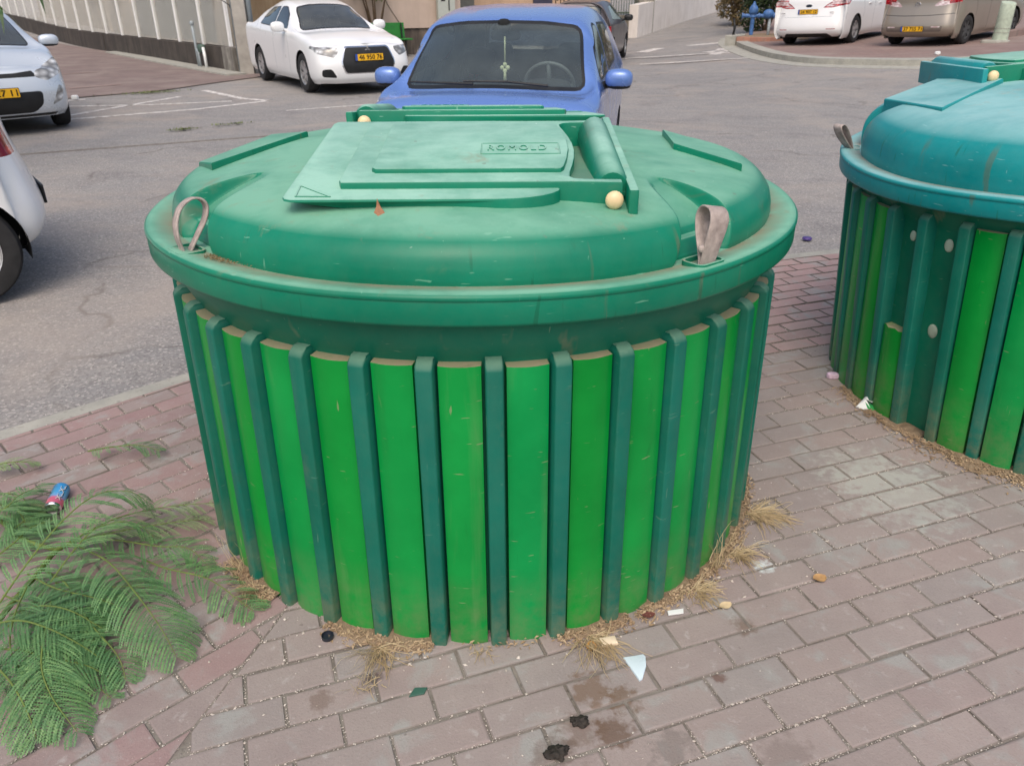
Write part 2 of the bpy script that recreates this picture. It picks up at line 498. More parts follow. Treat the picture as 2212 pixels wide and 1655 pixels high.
def brick_mat(name, stops):
    m, nt, p = nmat(name)
    v = coord(nt)
    isl = nd(nt, 'ShaderNodeNewGeometry').outputs['Random Per Island']
    r = nd(nt, 'ShaderNodeValToRGB', {0: isl})
    el = r.color_ramp.elements
    el[0].color = stops[0]; el[1].color = stops[-1]
    for i, s in enumerate(stops[1:-1]):
        el.new((i + 1) / (len(stops) - 1)).color = s
    c = r.outputs[0]
    n1 = noise(nt, v, 9, 7, .65, .3); n2 = noise(nt, v, 160, 3, .7); n3 = noise(nt, v, 2.0, 5, .6)
    c = mix(nt, mr(nt, n1, .35, .7, 0, .4), c, lin(164, 154, 148))
    c = mix(nt, mr(nt, n3, .45, .7, 0, .4), c, lin(132, 124, 121))
    c = mix(nt, mr(nt, noise(nt, v, 6.5, 6, .6, .5), .54, .66, 0, .8), c, lin(152, 152, 148))
    c = mix(nt, mr(nt, noise(nt, v, 24, 5, .65, .4), .60, .70, 0, .45), c, lin(176, 172, 168))
    c = mix(nt, mr(nt, n2, .55, .8, 0, .4), c, lin(115, 98, 92))
    c = mix(nt, mr(nt, n2, .38, .2, 0, .4), c, lin(200, 188, 178))
    c = mix(nt, mr(nt, noise(nt, v, 33, 2, .5), .73, .78, 0, .6), c, lin(92, 80, 76))
    pos = nd(nt, 'ShaderNodeSeparateXYZ', {0: v})
    wob = noise(nt, v, 26, 5, .6)
    for (sx, sy, sr, sc_, amt) in STAINS:
        d = nd(nt, 'ShaderNodeVectorMath', {0: v, 1: (sx, sy, 0)}, operation='DISTANCE').outputs['Value']
        dd = mth(nt, 'ADD', mth(nt, 'DIVIDE', d, sr), mr(nt, wob, .25, .75, -.9, .9))
        c = mix(nt, mr(nt, dd, 1.2, .6, 0, amt * .8), c, sc_)
    nz = nd(nt, 'ShaderNodeSeparateXYZ', {0: nd(nt, 'ShaderNodeNewGeometry').outputs['Normal']}).outputs[2]
    c = mix(nt, mr(nt, nz, .9, .4), c, lin(128, 120, 114))
    out(nt, p, c, .92)
    p.inputs['Specular IOR Level'].default_value = .2
    bump(nt, p, mth(nt, 'ADD', mth(nt, 'MULTIPLY', n2, .5), n1), .45, .006)
    return m
M['brick_left'] = brick_mat('red_paver', [lin(142, 123, 121), lin(148, 123, 121), lin(152, 127, 125), lin(144, 118, 117), lin(137, 125, 122), lin(150, 133, 129)])
M['brick_right'] = brick_mat('grey_brown_paver', [lin(146, 135, 131), lin(152, 138, 133), lin(142, 134, 131), lin(150, 135, 131), lin(144, 138, 135), lin(155, 141, 136)])
M['brick_pink'] = brick_mat('pink_paver', [lin(164, 136, 132), lin(170, 141, 138), lin(160, 134, 130), lin(174, 147, 142)])

def ground_mix(name, a, b, c3, scale=30, bmp=.6):
    m, nt, p = nmat(name)
    v = coord(nt)
    c = mix(nt, mr(nt, noise(nt, v, scale, 6, .7), .35, .65), a, b)
    c = mix(nt, mr(nt, noise(nt, v, scale * 4, 3, .7), .55, .7, 0, .7), c, c3)
    out(nt, p, c, .95)
    p.inputs['Specular IOR Level'].default_value = .15
    bump(nt, p, noise(nt, v, scale * 5, 4, .7), bmp, .006)
    return m
M['sand'] = ground_mix('joint_sand', lin(112, 105, 98), lin(140, 134, 126), lin(82, 74, 68), 12)
M['concrete'] = ground_mix('kerb_concrete', lin(150, 150, 142), lin(172, 170, 160), lin(130, 128, 122), 6, .3)
M['soil'] = ground_mix('dry_litter', lin(128, 110, 90), lin(150, 132, 110), lin(100, 82, 64), 40)
M['redpave'] = None

def paved(name, c1, c2, mortar, rot, bw=.2, bh=.1):
    m, nt, p = nmat(name)
    c = nd(nt, 'ShaderNodeTexCoord').outputs['Object']
    v = nd(nt, 'ShaderNodeMapping', {0: c, 'Rotation': (0, 0, rot)}).outputs[0]
    b = nd(nt, 'ShaderNodeTexBrick', {'Vector': v, 'Color1': c1, 'Color2': c2, 'Mortar': mortar, 'Scale': 1.0, 'Mortar Size': .006,
                                     'Brick Width': bw, 'Row Height': bh})
    n = noise(nt, c, 1.1, 6, .65, .4)
    n2 = noise(nt, c, 60, 3, .6)
    k = mix(nt, mr(nt, n, .4, .65, 0, .65), b.outputs[0], lin(148, 136, 128))
    k = mix(nt, mr(nt, noise(nt, c, .7, 5, .6, .5), .52, .68, 0, .6), k, lin(126, 110, 106))
    k = mix(nt, mr(nt, n2, .5, .8, 0, .35), k, lin(110, 92, 88))
    out(nt, p, k, .93)
    p.inputs['Specular IOR Level'].default_value = .2
    bump(nt, p, b.outputs[1], -.4, .01)
    return m
M['redpave'] = paved('red_brick_paving', lin(128, 112, 107), lin(120, 106, 102), lin(110, 100, 97), R(35))
M['redlot'] = paved('red_brick_lot', lin(142, 120, 114), lin(134, 114, 108), lin(120, 106, 101), R(-30))
def marking():
    m, nt, p = nmat('worn_road_paint')
    v = coord(nt)
    f = mr(nt, noise(nt, v, 9, 7, .75), .40, .60)
    out(nt, p, mix(nt, f, lin(164, 156, 150), lin(222, 219, 214)), .85)
    return m
M['mark'] = marking()

# ---- walls and plants
def plaster(name, a, b, stain, zlow=0.0, zhigh=1.2, amt=.6, scale=1.5):
    m, nt, p = nmat(name)
    v = coord(nt)
    c = mix(nt, mr(nt, noise(nt, v, scale, 6, .6), .35, .65), a, b)
    run = noise(nt, coord(nt, scale=(3.2, 3.2, .35)), 1.6, 6, .65, .3)
    zz = nd(nt, 'ShaderNodeSeparateXYZ', {0: v}).outputs[2]
    f = mth(nt, 'MULTIPLY', mr(nt, run, .42, .62), mr(nt, zz, zlow, zhigh, 1.0, .25))
    c = mix(nt, mth(nt, 'MULTIPLY', f, amt), c, stain)
    out(nt, p, c, .9)
    bump(nt, p, noise(nt, v, 40, 4, .6), .25, .01)
    return m
M['wall_beige'] = plaster('beige_render', lin(184, 166, 152), lin(194, 176, 162), lin(168, 152, 140), 0, 3, .4)
M['wall_base'] = plaster('stained_base', lin(92, 84, 76), lin(120, 108, 98), lin(58, 54, 50), 0, 2, .9, 3)
M['wall_grey'] = plaster('grimy_render', lin(150, 144, 132), lin(170, 160, 144), lin(100, 100, 96), .3, 2.2, .85, 1.2)
M['wall_dark'] = plaster('mossy_concrete', lin(64, 58, 53), lin(82, 75, 68), lin(44, 42, 40), -1, 2, .9, 2.5)
M['wall_white'] = plaster('flaking_whitewash', lin(214, 208, 202), lin(226, 220, 214), lin(168, 156, 142), -.6, 1.2, .4, 2)
M['postwhite'] = simple('white_post_paint', lin(238, 239, 236), .5, .4, var=.05)
M['meshwire'] = simple('white_coated_wire', lin(214, 214, 208), .5, .4, var=.06)
M['shade'] = simple('grey_shade_sheet', lin(122, 126, 123), .7, .3, var=.2, scale=3)
M['bluepaint'] = simple('chipped_blue_paint', lin(66, 104, 156), .5, .4, var=.3, scale=12)
M['benchgreen'] = simple('bench_green', lin(34, 118, 44), .45, .4, var=.15)
M['greybox'] = simple('cabinet_grey', lin(176, 182, 174), .5, .4, var=.06)
M['shutter'] = simple('grey_shutter', lin(104, 104, 98), .6, .4, var=.15)
M['pole'] = simple('weathered_pole', lin(158, 154, 146), .8, .3, var=.2, scale=4)
M['pipegrey'] = simple('grey_conduit', lin(150, 160, 164), .5, .4, var=.12)
M['navy'] = simple('navy_door', lin(58, 58, 76), .5)
M['rail'] = simple('green_railing', lin(84, 100, 84), .5, var=.2)
M['bollard'] = simple('old_bollard_paint', lin(172, 184, 166), .7, .3, var=.16, scale=14, bmp=.3)

def leafmat(name, a, b, c3=None, rough=.5, trans=.25):
    m, nt, p = nmat(name)
    isl = nd(nt, 'ShaderNodeNewGeometry').outputs['Random Per Island']
    c = mix(nt, isl, a, b)
    v = coord(nt)
    c = mix(nt, mr(nt, noise(nt, v, 7, 4), .4, .65, 0, .7), c, c3 or a)
    out(nt, p, c, rough)
    p.inputs['Specular IOR Level'].default_value = .4
    if trans:
        o = nt.nodes['Material Output']
        t = nd(nt, 'ShaderNodeBsdfTranslucent', {'Color': c})
        mx = nd(nt, 'ShaderNodeMixShader', {0: trans, 1: p.outputs[0], 2: t.outputs[0]})
        nt.links.new(mx.outputs[0], o.inputs[0])
    return m
M['frond'] = leafmat('feathery_leaf', lin(96, 140, 90), lin(134, 172, 110), lin(82, 126, 84))
M['frondpale'] = leafmat('leaf_underside', lin(140, 164, 116), lin(170, 186, 138), lin(120, 150, 96))
M['stem'] = simple('leaf_stem', lin(104, 122, 62), .6, .3, var=.2, scale=20)
M['hedge'] = leafmat('hedge_leaf', lin(44, 62, 40), lin(84, 104, 66), lin(36, 50, 34))
M['litter'] = leafmat('crumbled_litter', lin(150, 128, 100), lin(190, 168, 138), lin(128, 104, 80), .9, 0)
M['dryleaf'] = leafmat('dry_foliage', lin(120, 104, 72), lin(150, 128, 88), lin(96, 92, 62))
M['palm'] = leafmat('palm_leaf', lin(54, 84, 44), lin(84, 112, 56), lin(40, 66, 36))
M['straw'] = leafmat('dry_grass', lin(182, 162, 126), lin(212, 194, 158), lin(156, 134, 100), .8)
M['weed'] = leafmat('weed_leaf', lin(104, 116, 70), lin(130, 138, 84), lin(90, 100, 60))
M['pebble'] = leafmat('pale_pebble', lin(214, 206, 196), lin(176, 164, 152), lin(196, 188, 178), .8, 0)
M['trunk'] = simple('tree_bark', lin(98, 82, 66), .9, .2, var=.35, scale=9, bmp=.6)

# ---------------------------------------------------------------- the waste containers
NR = 37
def cover_mesh(prof, scoops, mat, name, parent, base_r):
    """moulded cover: rim and dome in one piece, with scooped recesses for the lifting straps"""
    rim = [(.88, .935), (.930, .930), (.945, .922), (.962, .919), (.969, .922), (.9715, .929), (.9715, .974), (.9705, .977), (.9735, .980), (.9735, .988), (.967, .9935), (.950, .9945), (.925, .990), (base_r + .010, .987)]
    dome = curve([(a, 0, b) for a, b in prof], 110)
    P = [Vector((a, b)) for a, b in rim] + [Vector((q.x, q.z)) for q in dome]
    nrim = len(rim)
    arc = [0.0]
    for a, b in zip(P[nrim:], P[nrim + 1:]): arc.append(arc[-1] + (b - a).length)
    aend = next(l for l, q in zip(arc, P[nrim:]) if q.x < .655)
    nor = []
    for j in range(len(dome)):
        t = (P[min(len(P) - 1, nrim + j + 2)] - P[max(nrim, nrim + j - 2)]).normalized()
        nor.append(Vector((t.y, -t.x)))
    th = []
    a = -PI
    while a < PI - 1e-6:
        th.append(a)
        fine = any(abs((a - ts - tilt * .5 + PI) % (2 * PI) - PI) < R(8) + abs(tilt) * .6 for ts, tilt in scoops)
        a += R(.16) if fine else R(.9)
    vs, fs = [], []
    for t in th:
        c_, s_ = math.cos(t), math.sin(t)
        wv = .0025 * math.sin(3 * t + 1) + .0015 * math.sin(7 * t)
        for i, q in enumerate(P):
            rr, zz = q.x, q.y
            j = i - nrim
            if j >= 0 and arc[j] < aend:
                s2 = arc[j] / aend
                for (ts, tilt) in scoops:
                    d = abs((t - ts - tilt * s2 + PI) % (2 * PI) - PI) * rr
                    wd = .104 * math.sqrt(max(0.0, 1 - s2 ** 2)) * (1 - .12 * s2)
                    if d < wd:
                        k2 = S((wd - d) / (.006 + .022 * (1 - s2)))
                        dep = .070 * (1 - s2) ** .75 * min(1, .35 + s2 * 2.2) * k2
                        rr -= dep * nor[j].x; zz -= dep * nor[j].y
                        zz = max(zz, .9875)
            vs.append((rr * c_, rr * s_, zz + wv))
    L = len(P); n = len(th)
    for k in range(n):
        k2 = (k + 1) % n
        for i in range(L - 1):
            fs.append((k * L + i, k2 * L + i, k2 * L + i + 1, k * L + i + 1))
    m = MB()
    m.v = [Vector(p) for p in vs]; m.f = fs; m.m = [0] * len(fs)
    return m.build(name, mat, parent, auto=50)

def ribs_and_slats(root, th0, missing=(), broken=(), foot=.951, lift=0.0):
    r = MB()
    o = .944
    lv = [(-.25, foot, 0), (.80, .9365, 0), (.812, .930, 0), (.822, .915, .002)]
    sec = lambda ro, t: [(.86, -.022 + t), (ro - .0045, -.0205 + t), (ro - .0012, -.0185 + t), (ro, -.0155 + t), (ro, .0155 - t), (ro - .0012, .0185 - t), (ro - .0045, .0205 - t), (.86, .022 - t)]
    vs, fs = [], []
    for z, ro, t in lv:
        vs += [(a, b, z) for a, b in sec(ro, t)]
    for k in range(len(lv) - 1):
        for i in range(8):
            j = (i + 1) % 8
            fs.append((k * 8 + i, k * 8 + j, (k + 1) * 8 + j, (k + 1) * 8 + i))
    fs.append(tuple((len(lv) - 1) * 8 + i for i in range(8)))
    r.add(vs, fs)
    rib = None
    def slat_geo(ztop, broken_top=False):
        s = MB()
        hw = .049
        sec = lambda z: [(.884, -hw)] + [(.909 + .009 * (1 - (t / hw) ** 2) + .0145 * (1 - z / .8) + .004, t) for t in [hw * q for q in (-1, -.93, -.7, -.35, 0, .35, .7, .93, 1)]] + [(.884, hw)]
        vs, fs = [], []
        zs = [-.25, ztop * .5, ztop]
        for z in zs:
            vs += [(a, b, z + (.004 * math.sin(b * 130) if broken_top and z == ztop else 0)) for a, b in sec(z)]
        n = 11
        for k in range(2):
            for i in range(n):
                j = (i + 1) % n
                fs.append((k * n + i, k * n + j, (k + 1) * n + j, (k + 1) * n + i))
        fs.append(tuple(2 * n + i for i in range(n)))
        s.add(vs, fs)
        return s
    slat = None
    rr = random.Random(3)
    for k in range(NR):
        a = th0 + 2 * PI * k / NR
        if rib is None: rib = ob = r.build('rib', M['rib'], root, auto=40)
        else:
            ob = rib.copy(); COL.objects.link(ob); ob.parent = root
        ob.rotation_euler = (0, 0, a); ob.location.z = lift
        if k in missing: continue
        if k in broken:
            ob = slat_geo(broken[k], True).build('slat', M['slat'], root, auto=30)
            tag(ob, 'broken slat with its upper half gone')
        elif slat is None: slat = ob = slat_geo(.805).build('slat', M['slat'], root, auto=30)
        else:
            ob = slat.copy(); COL.objects.link(ob); ob.parent = root
        ob.rotation_euler = (0, 0, a + PI / NR)
        ob.location.z = lift + rr.uniform(-.004, .004)

def strap_loop(root, ang, r, z, yaw, path, width, name='lifting_strap', collar=True, cm=None, lean=0.0, th=.0045):
    """webbing loop; path is (sideways, up) in the loop's own plane, width runs along the loop's axis"""
    c = curve([(p[0], 0, p[1]) for p in path], 46)
    m = MB()
    vs, fs = [], []
    L = len(c)
    for i, p in enumerate(c):
        t = (c[min(i + 1, L - 1)] - c[max(i - 1, 0)]).normalized()
        nrm = Vector((-t.z, 0, t.x))
        g = min(i, L - 1 - i) / (L * .30)
        wd = width * (.72 + .28 * S(g))
        ed = [-.5, -.46, -.08, 0, .08, .46, .5]
        hp = [.4, 1, .92, .55, .92, 1, .4]
        ring = [(p + nrm * th * h * .5, e) for e, h in zip(ed, hp)] + [(p - nrm * th * h * .5, e) for e, h in zip(ed[::-1], hp[::-1])]
        for q, e in ring:
            vs.append((q.x, e * wd, q.z))
    n = 14
    for i in range(L - 1):
        for k in range(n):
            j = (k + 1) % n
            fs.append((i * n + k, i * n + j, (i + 1) * n + j, (i + 1) * n + k))
    m.T = Matrix.Translation((r * math.cos(ang), r * math.sin(ang), z)) @ Matrix.Rotation(yaw, 4, 'Z') @ Matrix.Rotation(lean, 4, 'X')
    m.add(vs, fs)
    if name == 'lifting_strap':             # the sewn knot near the foot
        i0 = int(L * .93)
    o = m.build(name, M['strap'], root, auto=60)
    if collar:
        k = MB()
        k.T = Matrix.Translation((r * math.cos(ang), r * math.sin(ang), z - .014)) @ Matrix.Rotation(ang, 4, 'Z')
        ro, ri = rrect(-.034, .034, -.046, .046, .018), rrect(-.028, .028, -.040, .040, .014)
        nn = len(ro)
        vs = [(a, b, 0) for a, b in ro] + [(a, b, .020) for a, b in ro] + [(a, b, .020) for a, b in ri] + [(a, b, .004) for a, b in ri]
        fs = []
        for q in range(3):
            for i in range(nn):
                j = (i + 1) % nn
                fs.append((q * nn + i, q * nn + j, (q + 1) * nn + j, (q + 1) * nn + i))
        k.add(vs, fs)
        k.mi = 1
        k.add([(a, b, .005) for a, b in ri], [tuple(range(nn))])
        k.build('strap_slot', [cm or M['cover'], M['black']], root, auto=40)
    return o

def hatch_lid(root, mat, tilt, zb, lettering=True):
    """flap with two raised steps, hinge arms and end caps; hinge along +u"""
    zf = lambda p: zb + tilt * (p[1] + .06)
    m = MB()
    # outline of the flange, tip on the left, rounded shoulder towards the hinge
    o = [(-.405, -.715), (-.39, -.722)]
    o += [(.08 + .15 * math.sin(R(a)), -.722 + .075 * (1 - math.cos(R(a)))) for a in (0, 15, 30, 45, 60, 75, 90)]
    o += [(.235, -.63), (.235, -.60), (.235, -.18), (.235, -.15)]
    o += [(.08 + .15 * math.cos(R(a)), -.133 + .075 * math.sin(R(a))) for a in (0, 15, 30, 45, 60, 75, 90)]
    o += [(-.39, -.058), (-.405, -.065), (-.412, -.08), (-.412, -.70)]
    skirt = lambda p: -.018 - .045 * S((p[0] + .40) / .16)
    m.prism(o, skirt, 0.0, .006, zf=zf, botinset=lambda p: .03 * (1 - S((p[0] + .40) / .2)))
    # step 1 with bulging hinge-side edge and the two arms in one outline
    st = [(-.285, -.655)] + [(x, -.655) for x in (-.1, .1, .27)] + [(.372, -.662), (.372, -.640), (.285, -.636), (.262, -.630), (.252, -.615)]
    st += [(.252 + .026 * math.sin(PI * t), -.60 + .42 * t) for t in (.04, .15, .3, .45, .6, .75, .9, .97)]
    st += [(.252, -.165), (.262, -.150), (.285, -.144), (.372, -.140), (.372, -.118), (.27, -.125), (.1, -.125), (-.1, -.125), (-.27, -.125), (-.285, -.132), (-.292, -.148), (-.292, -.635)]
    m.prism(st, lambda p: -.002 - (.058 if p[0] > .26 else 0), .016, .005, zf=zf)
    s2 = [(-.212, -.592)] + [(x, -.592) for x in (-.1, 0, .1, .2, .232)] + [(.238 + .024 * math.sin(PI * t), -.588 + .40 * t) for t in (.03, .2, .4, .6, .8, .97)] + [(.232, -.188), (.1, -.188), (-.1, -.188), (-.212, -.188), (-.222, -.198), (-.222, -.58)]
    m.prism(s2, .014, .027, .005, zf=zf)
    # triangular finger mark on the tip corner
    tri = [(-.385, -.63), (-.38, -.705), (-.30, -.708)]
    for a, b in zip(tri, tri[1:] + tri[:1]):
        m.tube([(a[0], a[1], zf(a) + .0005), (b[0], b[1], zf(b) + .0005)], .0022, 5)
    lid = m.build('hatch_lid', mat, root, auto=38)
    if lettering:
        t = MB()
        vs, fs = text_geo('ROMOLD', .062, 1.25, .0026)
        bw = max(v.x for v in vs) - min(v.x for v in vs)
        k = .150 / bw
        t.add([(.128 + v.x * k, -.435 + v.y, zf((0, -.435 + v.y)) + .0273 + v.z) for v in vs], fs)
        fr = [(.038, -.482), (.236, -.482), (.236, -.390), (.038, -.390)]
        for a, b in zip(fr, fr[1:] + fr[:1]):
            t.tube([(a[0], a[1], zf(a) + .0273), (b[0], b[1], zf(b) + .0273)], .0018, 5)
        t.build('raised_lettering', mat, lid, auto=30)
    for v0 in (-.676, -.104):
        b = MB()
        sgn = -1 if v0 < -.3 else 1
        c = (.352, v0 + sgn * .008, zf((0, v0)) - .020)
        b.sphere(c, .0215, .0165, .0215, 20, 12)
        b.build('end_cap', M['cream'], lid, smooth=True)
    return lid

def hinge_parts(root, mat, tilt, zb, bottom):
    zf = lambda v: zb + tilt * (v + .06)
    m = MB()
    # half-round hinge housing between the arms
    n = 12
    vs, fs = [], []
    for k, v in enumerate((-.632, -.622, -.158, -.148)):
        sq = .9 if k in (0, 3) else 1
        for i in range(n + 1):
            a = PI * i / n
            vs.append((.352 - .046 * math.cos(a) * sq, v, zf(v) - .028 + .062 * math.sin(a) * sq))
    for k in range(3):
        for i in range(n):
            fs.append((k * (n + 1) + i, k * (n + 1) + i + 1, (k + 1) * (n + 1) + i + 1, (k + 1) * (n + 1) + i))
    fs.append(tuple(range(n + 1))); fs.append(tuple(3 * (n + 1) + n - i for i in range(n + 1)))
    m.add(vs, fs)
    m.build('hinge_housing', mat, root, auto=40)
    p = MB()
    p.prism(rrect(.383, .405, -.706, -.074, .004, 2), lambda q: bottom(q) , lambda q: zf(q[1]) + .012, .004)
    p.build('hinge_plate', mat, root, auto=40)
    f = MB()
    f.box(.225, .312, -.63, -.15, zb - .14, zb - .060)
    f.build('hinge_gap', M['body'], root)

def pad(root, mat, A, B, C, D, zt, th=.026):
    """flat mounting pad standing on the dome: corners at (u, v) with tops zt"""
    m = MB()
    P = [(A[0], A[1], zt[0]), (B[0], B[1], zt[1]), (C[0], C[1], zt[2]), (D[0], D[1], zt[3])]
    cx = sum(p[0] for p in P) / 4; cy = sum(p[1] for p in P) / 4
    vs = []
    for ins, dz in ((0, -th - .05), (0, -.004), (.02, 0)):
        for p in P:
            vs.append((p[0] + (cx - p[0]) * ins, p[1] + (cy - p[1]) * ins, p[2] + dz))
    fs = []
    for k in range(2):
        for i in range(4):
            j = (i + 1) % 4
            fs.append((k * 4 + i, k * 4 + j, (k + 1) * 4 + j, (k + 1) * 4 + i))
    fs.append((8, 9, 10, 11))
    m.add(vs, fs)
    return m.build('mounting_pad', mat, root, auto=30)

def body_shell(root, mat):
    m = MB()
    m.lathe([(.86, -.3), (.893, -.3), (.889, .40), (.886, .80), (.892, .815), (.903, .838), (.916, .865), (.928, .905), (.932, .934)], 144)
    return m.build('container_wall', mat, root, auto=30)

# --- main container
B1 = (-.112, 2.482)
bin1 = empty('waste_container', (B1[0], B1[1], 0), 0, 'green round waste container with ribbed wall and faded green domed cover', 'waste container', 'half sunken waste containers on the pavers')
body_shell(bin1, M['body'])
ribs_and_slats(bin1, -PI / 2 + 0.0785)
PROF1 = [(.896, .986), (.897, 1.0), (.894, 1.025), (.884, 1.052), (.862, 1.076), (.83, 1.092), (.77, 1.106), (.68, 1.119), (.56, 1.133), (.40, 1.147), (.20, 1.157), (.001, 1.16)]
AR, AL = R(-50.5), R(-139.5)
cover_mesh(PROF1, [(AR, R(8)), (AL, R(-8))], M['cover'], 'domed_cover', bin1, .896)
hatch_lid(bin1, M['hatch'], .115, 1.213)
hinge_parts(bin1, M['hatch'], .115, 1.213, lambda q: 1.095 + .07 * (q[1] + .7))
# the second flap is the first turned half round
hub = [o for o in list(bin1.children) if o.name.split('.')[0] in ('hatch_lid', 'hinge_housing', 'hinge_plate', 'hinge_gap')]
for o in hub:
    c = copy_tree(o, bin1)
    c.rotation_euler = (0, 0, PI)
TEAR = [(-.006, -.03), (-.012, .0), (-.030, .04), (-.040, .085), (-.034, .122), (-.012, .142), (.014, .140), (.034, .118), (.036, .082), (.022, .04), (.008, .0), (.004, -.03)]
SLIM = [(.006, -.03), (.008, 0), (-.004, .035), (-.022, .075), (-.034, .112), (-.028, .138), (-.010, .146), (.010, .138), (.020, .112), (.018, .06), (.014, 0), (.012, -.03)]
strap_loop(bin1, R(-137.6), .928, .99, R(42), [(a * .95 + .32 * b, b * .84) for a, b in TEAR], .030, lean=R(-8), th=.0055)
strap_loop(bin1, R(-52.8), .925, .99, R(-70), [(a * 1.1, b * .86) for a, b in SLIM], .050, lean=R(-10), th=.005)
# knotted stitching round the foot of the right strap
kn = MB()
for dx in (-.013, .013):
    kn.T = Matrix.Translation((.925 * math.cos(R(-52.8)), .925 * math.sin(R(-52.8)), 1.026)) @ Matrix.Rotation(R(-70), 4, 'Z')
    kn.sphere((.013, dx, .0), .007, .0125, .009, 10, 8, .7)
kn.build('strap_knot', M['strap'], bin1, smooth=True)
pad(bin1, M['cover'], (.603, -.07), (.765, -.25), (.775, .01), (.615, .19), (1.146, 1.119, 1.122, 1.147), .022)
pad(bin1, M['cover'], (-.746, -.21), (-.558, .186), (-.70, .27), (-.84, -.06), (1.122, 1.149, 1.128, 1.098), .022)

# --- second container, to the right
B2 = (2.395, 3.062)
bin2 = empty('waste_container', (B2[0], B2[1], .07), R(0), 'green round waste container with faded teal blue domed cover and missing slats', 'waste container', 'half sunken waste containers on the pavers')
bin2.rotation_euler = Matrix.Rotation(R(-4.9), 3, 'Y').to_euler()      # it has settled out of true
body_shell(bin2, M['body'])
TH2 = R(-177.6)
def kk(a): return int(round(((R(a) - TH2 - PI / NR) % (2 * PI)) / (2 * PI / NR))) % NR
MISS = [2, 1]
ribs_and_slats(bin2, TH2, missing=[MISS[0]], broken={MISS[1]: .36}, foot=.938, lift=.03)
PROF2 = [(.896, .986), (.898, 1.01), (.897, 1.045), (.888, 1.085), (.864, 1.122), (.818, 1.152), (.735, 1.175), (.58, 1.190), (.40, 1.198), (.20, 1.205), (.001, 1.207)]
cover_mesh(PROF2, [(R(158), 0)], M['teal'], 'domed_cover', bin2, .896)
def lid2():
    lid = hatch_lid(bin2, M['hatch'], .03, 1.252, False)
    n0 = set(bin2.children)
    hinge_parts(bin2, M['teal'], .03, 1.252, lambda q: 1.15)
    return [lid] + [o for o in bin2.children if o not in n0]
for o in lid2():
    o.matrix_local = Matrix.Translation((.03, .22, 0)) @ Matrix.Rotation(R(176), 4, 'Z') @ o.matrix_local
strap_loop(bin2, R(157), .925, .985, R(205), [(.0, -.03), (.010, .0), (.03, .045), (.055, .09), (.078, .112), (.096, .106), (.083, .075), (.05, .035), (.016, .0), (.008, -.03)], .045, cm=M['teal'])
pad(bin2, M['teal'], (-.70, -.04), (-.27, .34), (-.38, .66), (-.74, .36), (1.190, 1.218, 1.198, 1.180))
# dried mastic where the slats were
for a, z, s in ((-163, .75, .020), (-153, .75, .024), (-153.6, .42, .028)):
    g = MB()
    g.T = Matrix.Rotation(R(a), 4, 'Z') @ Matrix.Translation((.888, 0, z))
    g.sphere((0, 0, 0), .006, s * .75, s, 12, 8)
    g.build('mastic_blob', M['bollard'], bin2, smooth=True)

for o in list(bin2.children):
    if o.name.split('.')[0] not in ('rib', 'slat', 'container_wall', 'mastic_blob'): o.location.z -= .03

# ---------------------------------------------------------------- ground, pavers, kerbs, markings
def clip(poly, a, b):                    # keep the side left of a -> b
    o = []
    n = len(poly)
    sd = lambda p: (b[0] - a[0]) * (p[1] - a[1]) - (b[1] - a[1]) * (p[0] - a[0])
    for i in range(n):
        p, q = poly[i], poly[(i + 1) % n]
        sp, sq = sd(p), sd(q)
        if sp >= 0: o.append(p)
        if (sp >= 0) != (sq >= 0):
            t = sp / (sp - sq)
            o.append((p[0] + (q[0] - p[0]) * t, p[1] + (q[1] - p[1]) * t))
    return o
def area(p): return .5 * sum(p[i][0] * p[(i + 1) % len(p)][1] - p[(i + 1) % len(p)][0] * p[i][1] for i in range(len(p)))

def sheet(name, xs, ys, dz, mat, inside=None, zf=gz):
    m = MB()
    ny = len(ys)
    vs = [(x, y, zf(x, y) + dz) for x in xs for y in ys]
    fs = []
    for i in range(len(xs) - 1):
        for j in range(ny - 1):
            fs.append((i * ny + j, (i + 1) * ny + j, (i + 1) * ny + j + 1, i * ny + j + 1))
    m.add(vs, fs)
    o = m.build(name, mat, smooth=True)
    return tag(o, kind='structure')
def steps(a): return a
xs = [-600, -200, -80, -50] + [-40 + 1.0 * i for i in range(81)] + [50, 80, 200, 600]
ys = [-60, -20, -5] + [0 + 1.0 * i for i in range(70)] + [80, 100, 150, 300, 900]
gz_cap = lambda x, y: gz(max(-60, min(60, x)), min(75, y))
sheet('road', xs, ys, -.014, M['asphalt'], zf=gz_cap)

# kerb line of the pavers: two straight runs with a bend behind the bin
KERB = [(-5.2, -.36), (-2.02, 2.62), (-1.48, 3.13), (-.70, 3.80), (0.1, 4.28), (.9, 4.60), (1.78, 4.885), (2.5, 5.09), (3.6, 5.36), (5.2, 5.68), (7.5, 6.1)]
SEAM = [(-.90, .2), (-.80, 1.15), (-.66, 1.62), (-.40, 2.6), (-.33, 3.2), (-.30, 4.3)]
def inside_kerb(p):
    for a, b in zip(KERB, KERB[1:]):
        if min(a[0], b[0]) <= p[0] <= max(a[0], b[0]):
            return p[1] < a[1] + (b[1] - a[1]) * (p[0] - a[0]) / (b[0] - a[0])
    return False
def kerb_clip(poly):
    c = (sum(p[0] for p in poly) / len(poly))
    for a, b in zip(KERB, KERB[1:]):
        if a[0] - .25 <= c <= b[0] + .25:
            if max((p[1] for p in poly)) < min(a[1], b[1]) - .4: continue
            poly = clip(poly, b, a)
            if len(poly) < 3: return []
    return poly
def seam_x(y):
    for a, b in zip(SEAM, SEAM[1:]):
        if a[1] <= y <= b[1]: return a[0] + (b[0] - a[0]) * (y - a[1]) / (b[1] - a[1])
    return SEAM[0][0] if y < SEAM[0][1] else SEAM[-1][0]
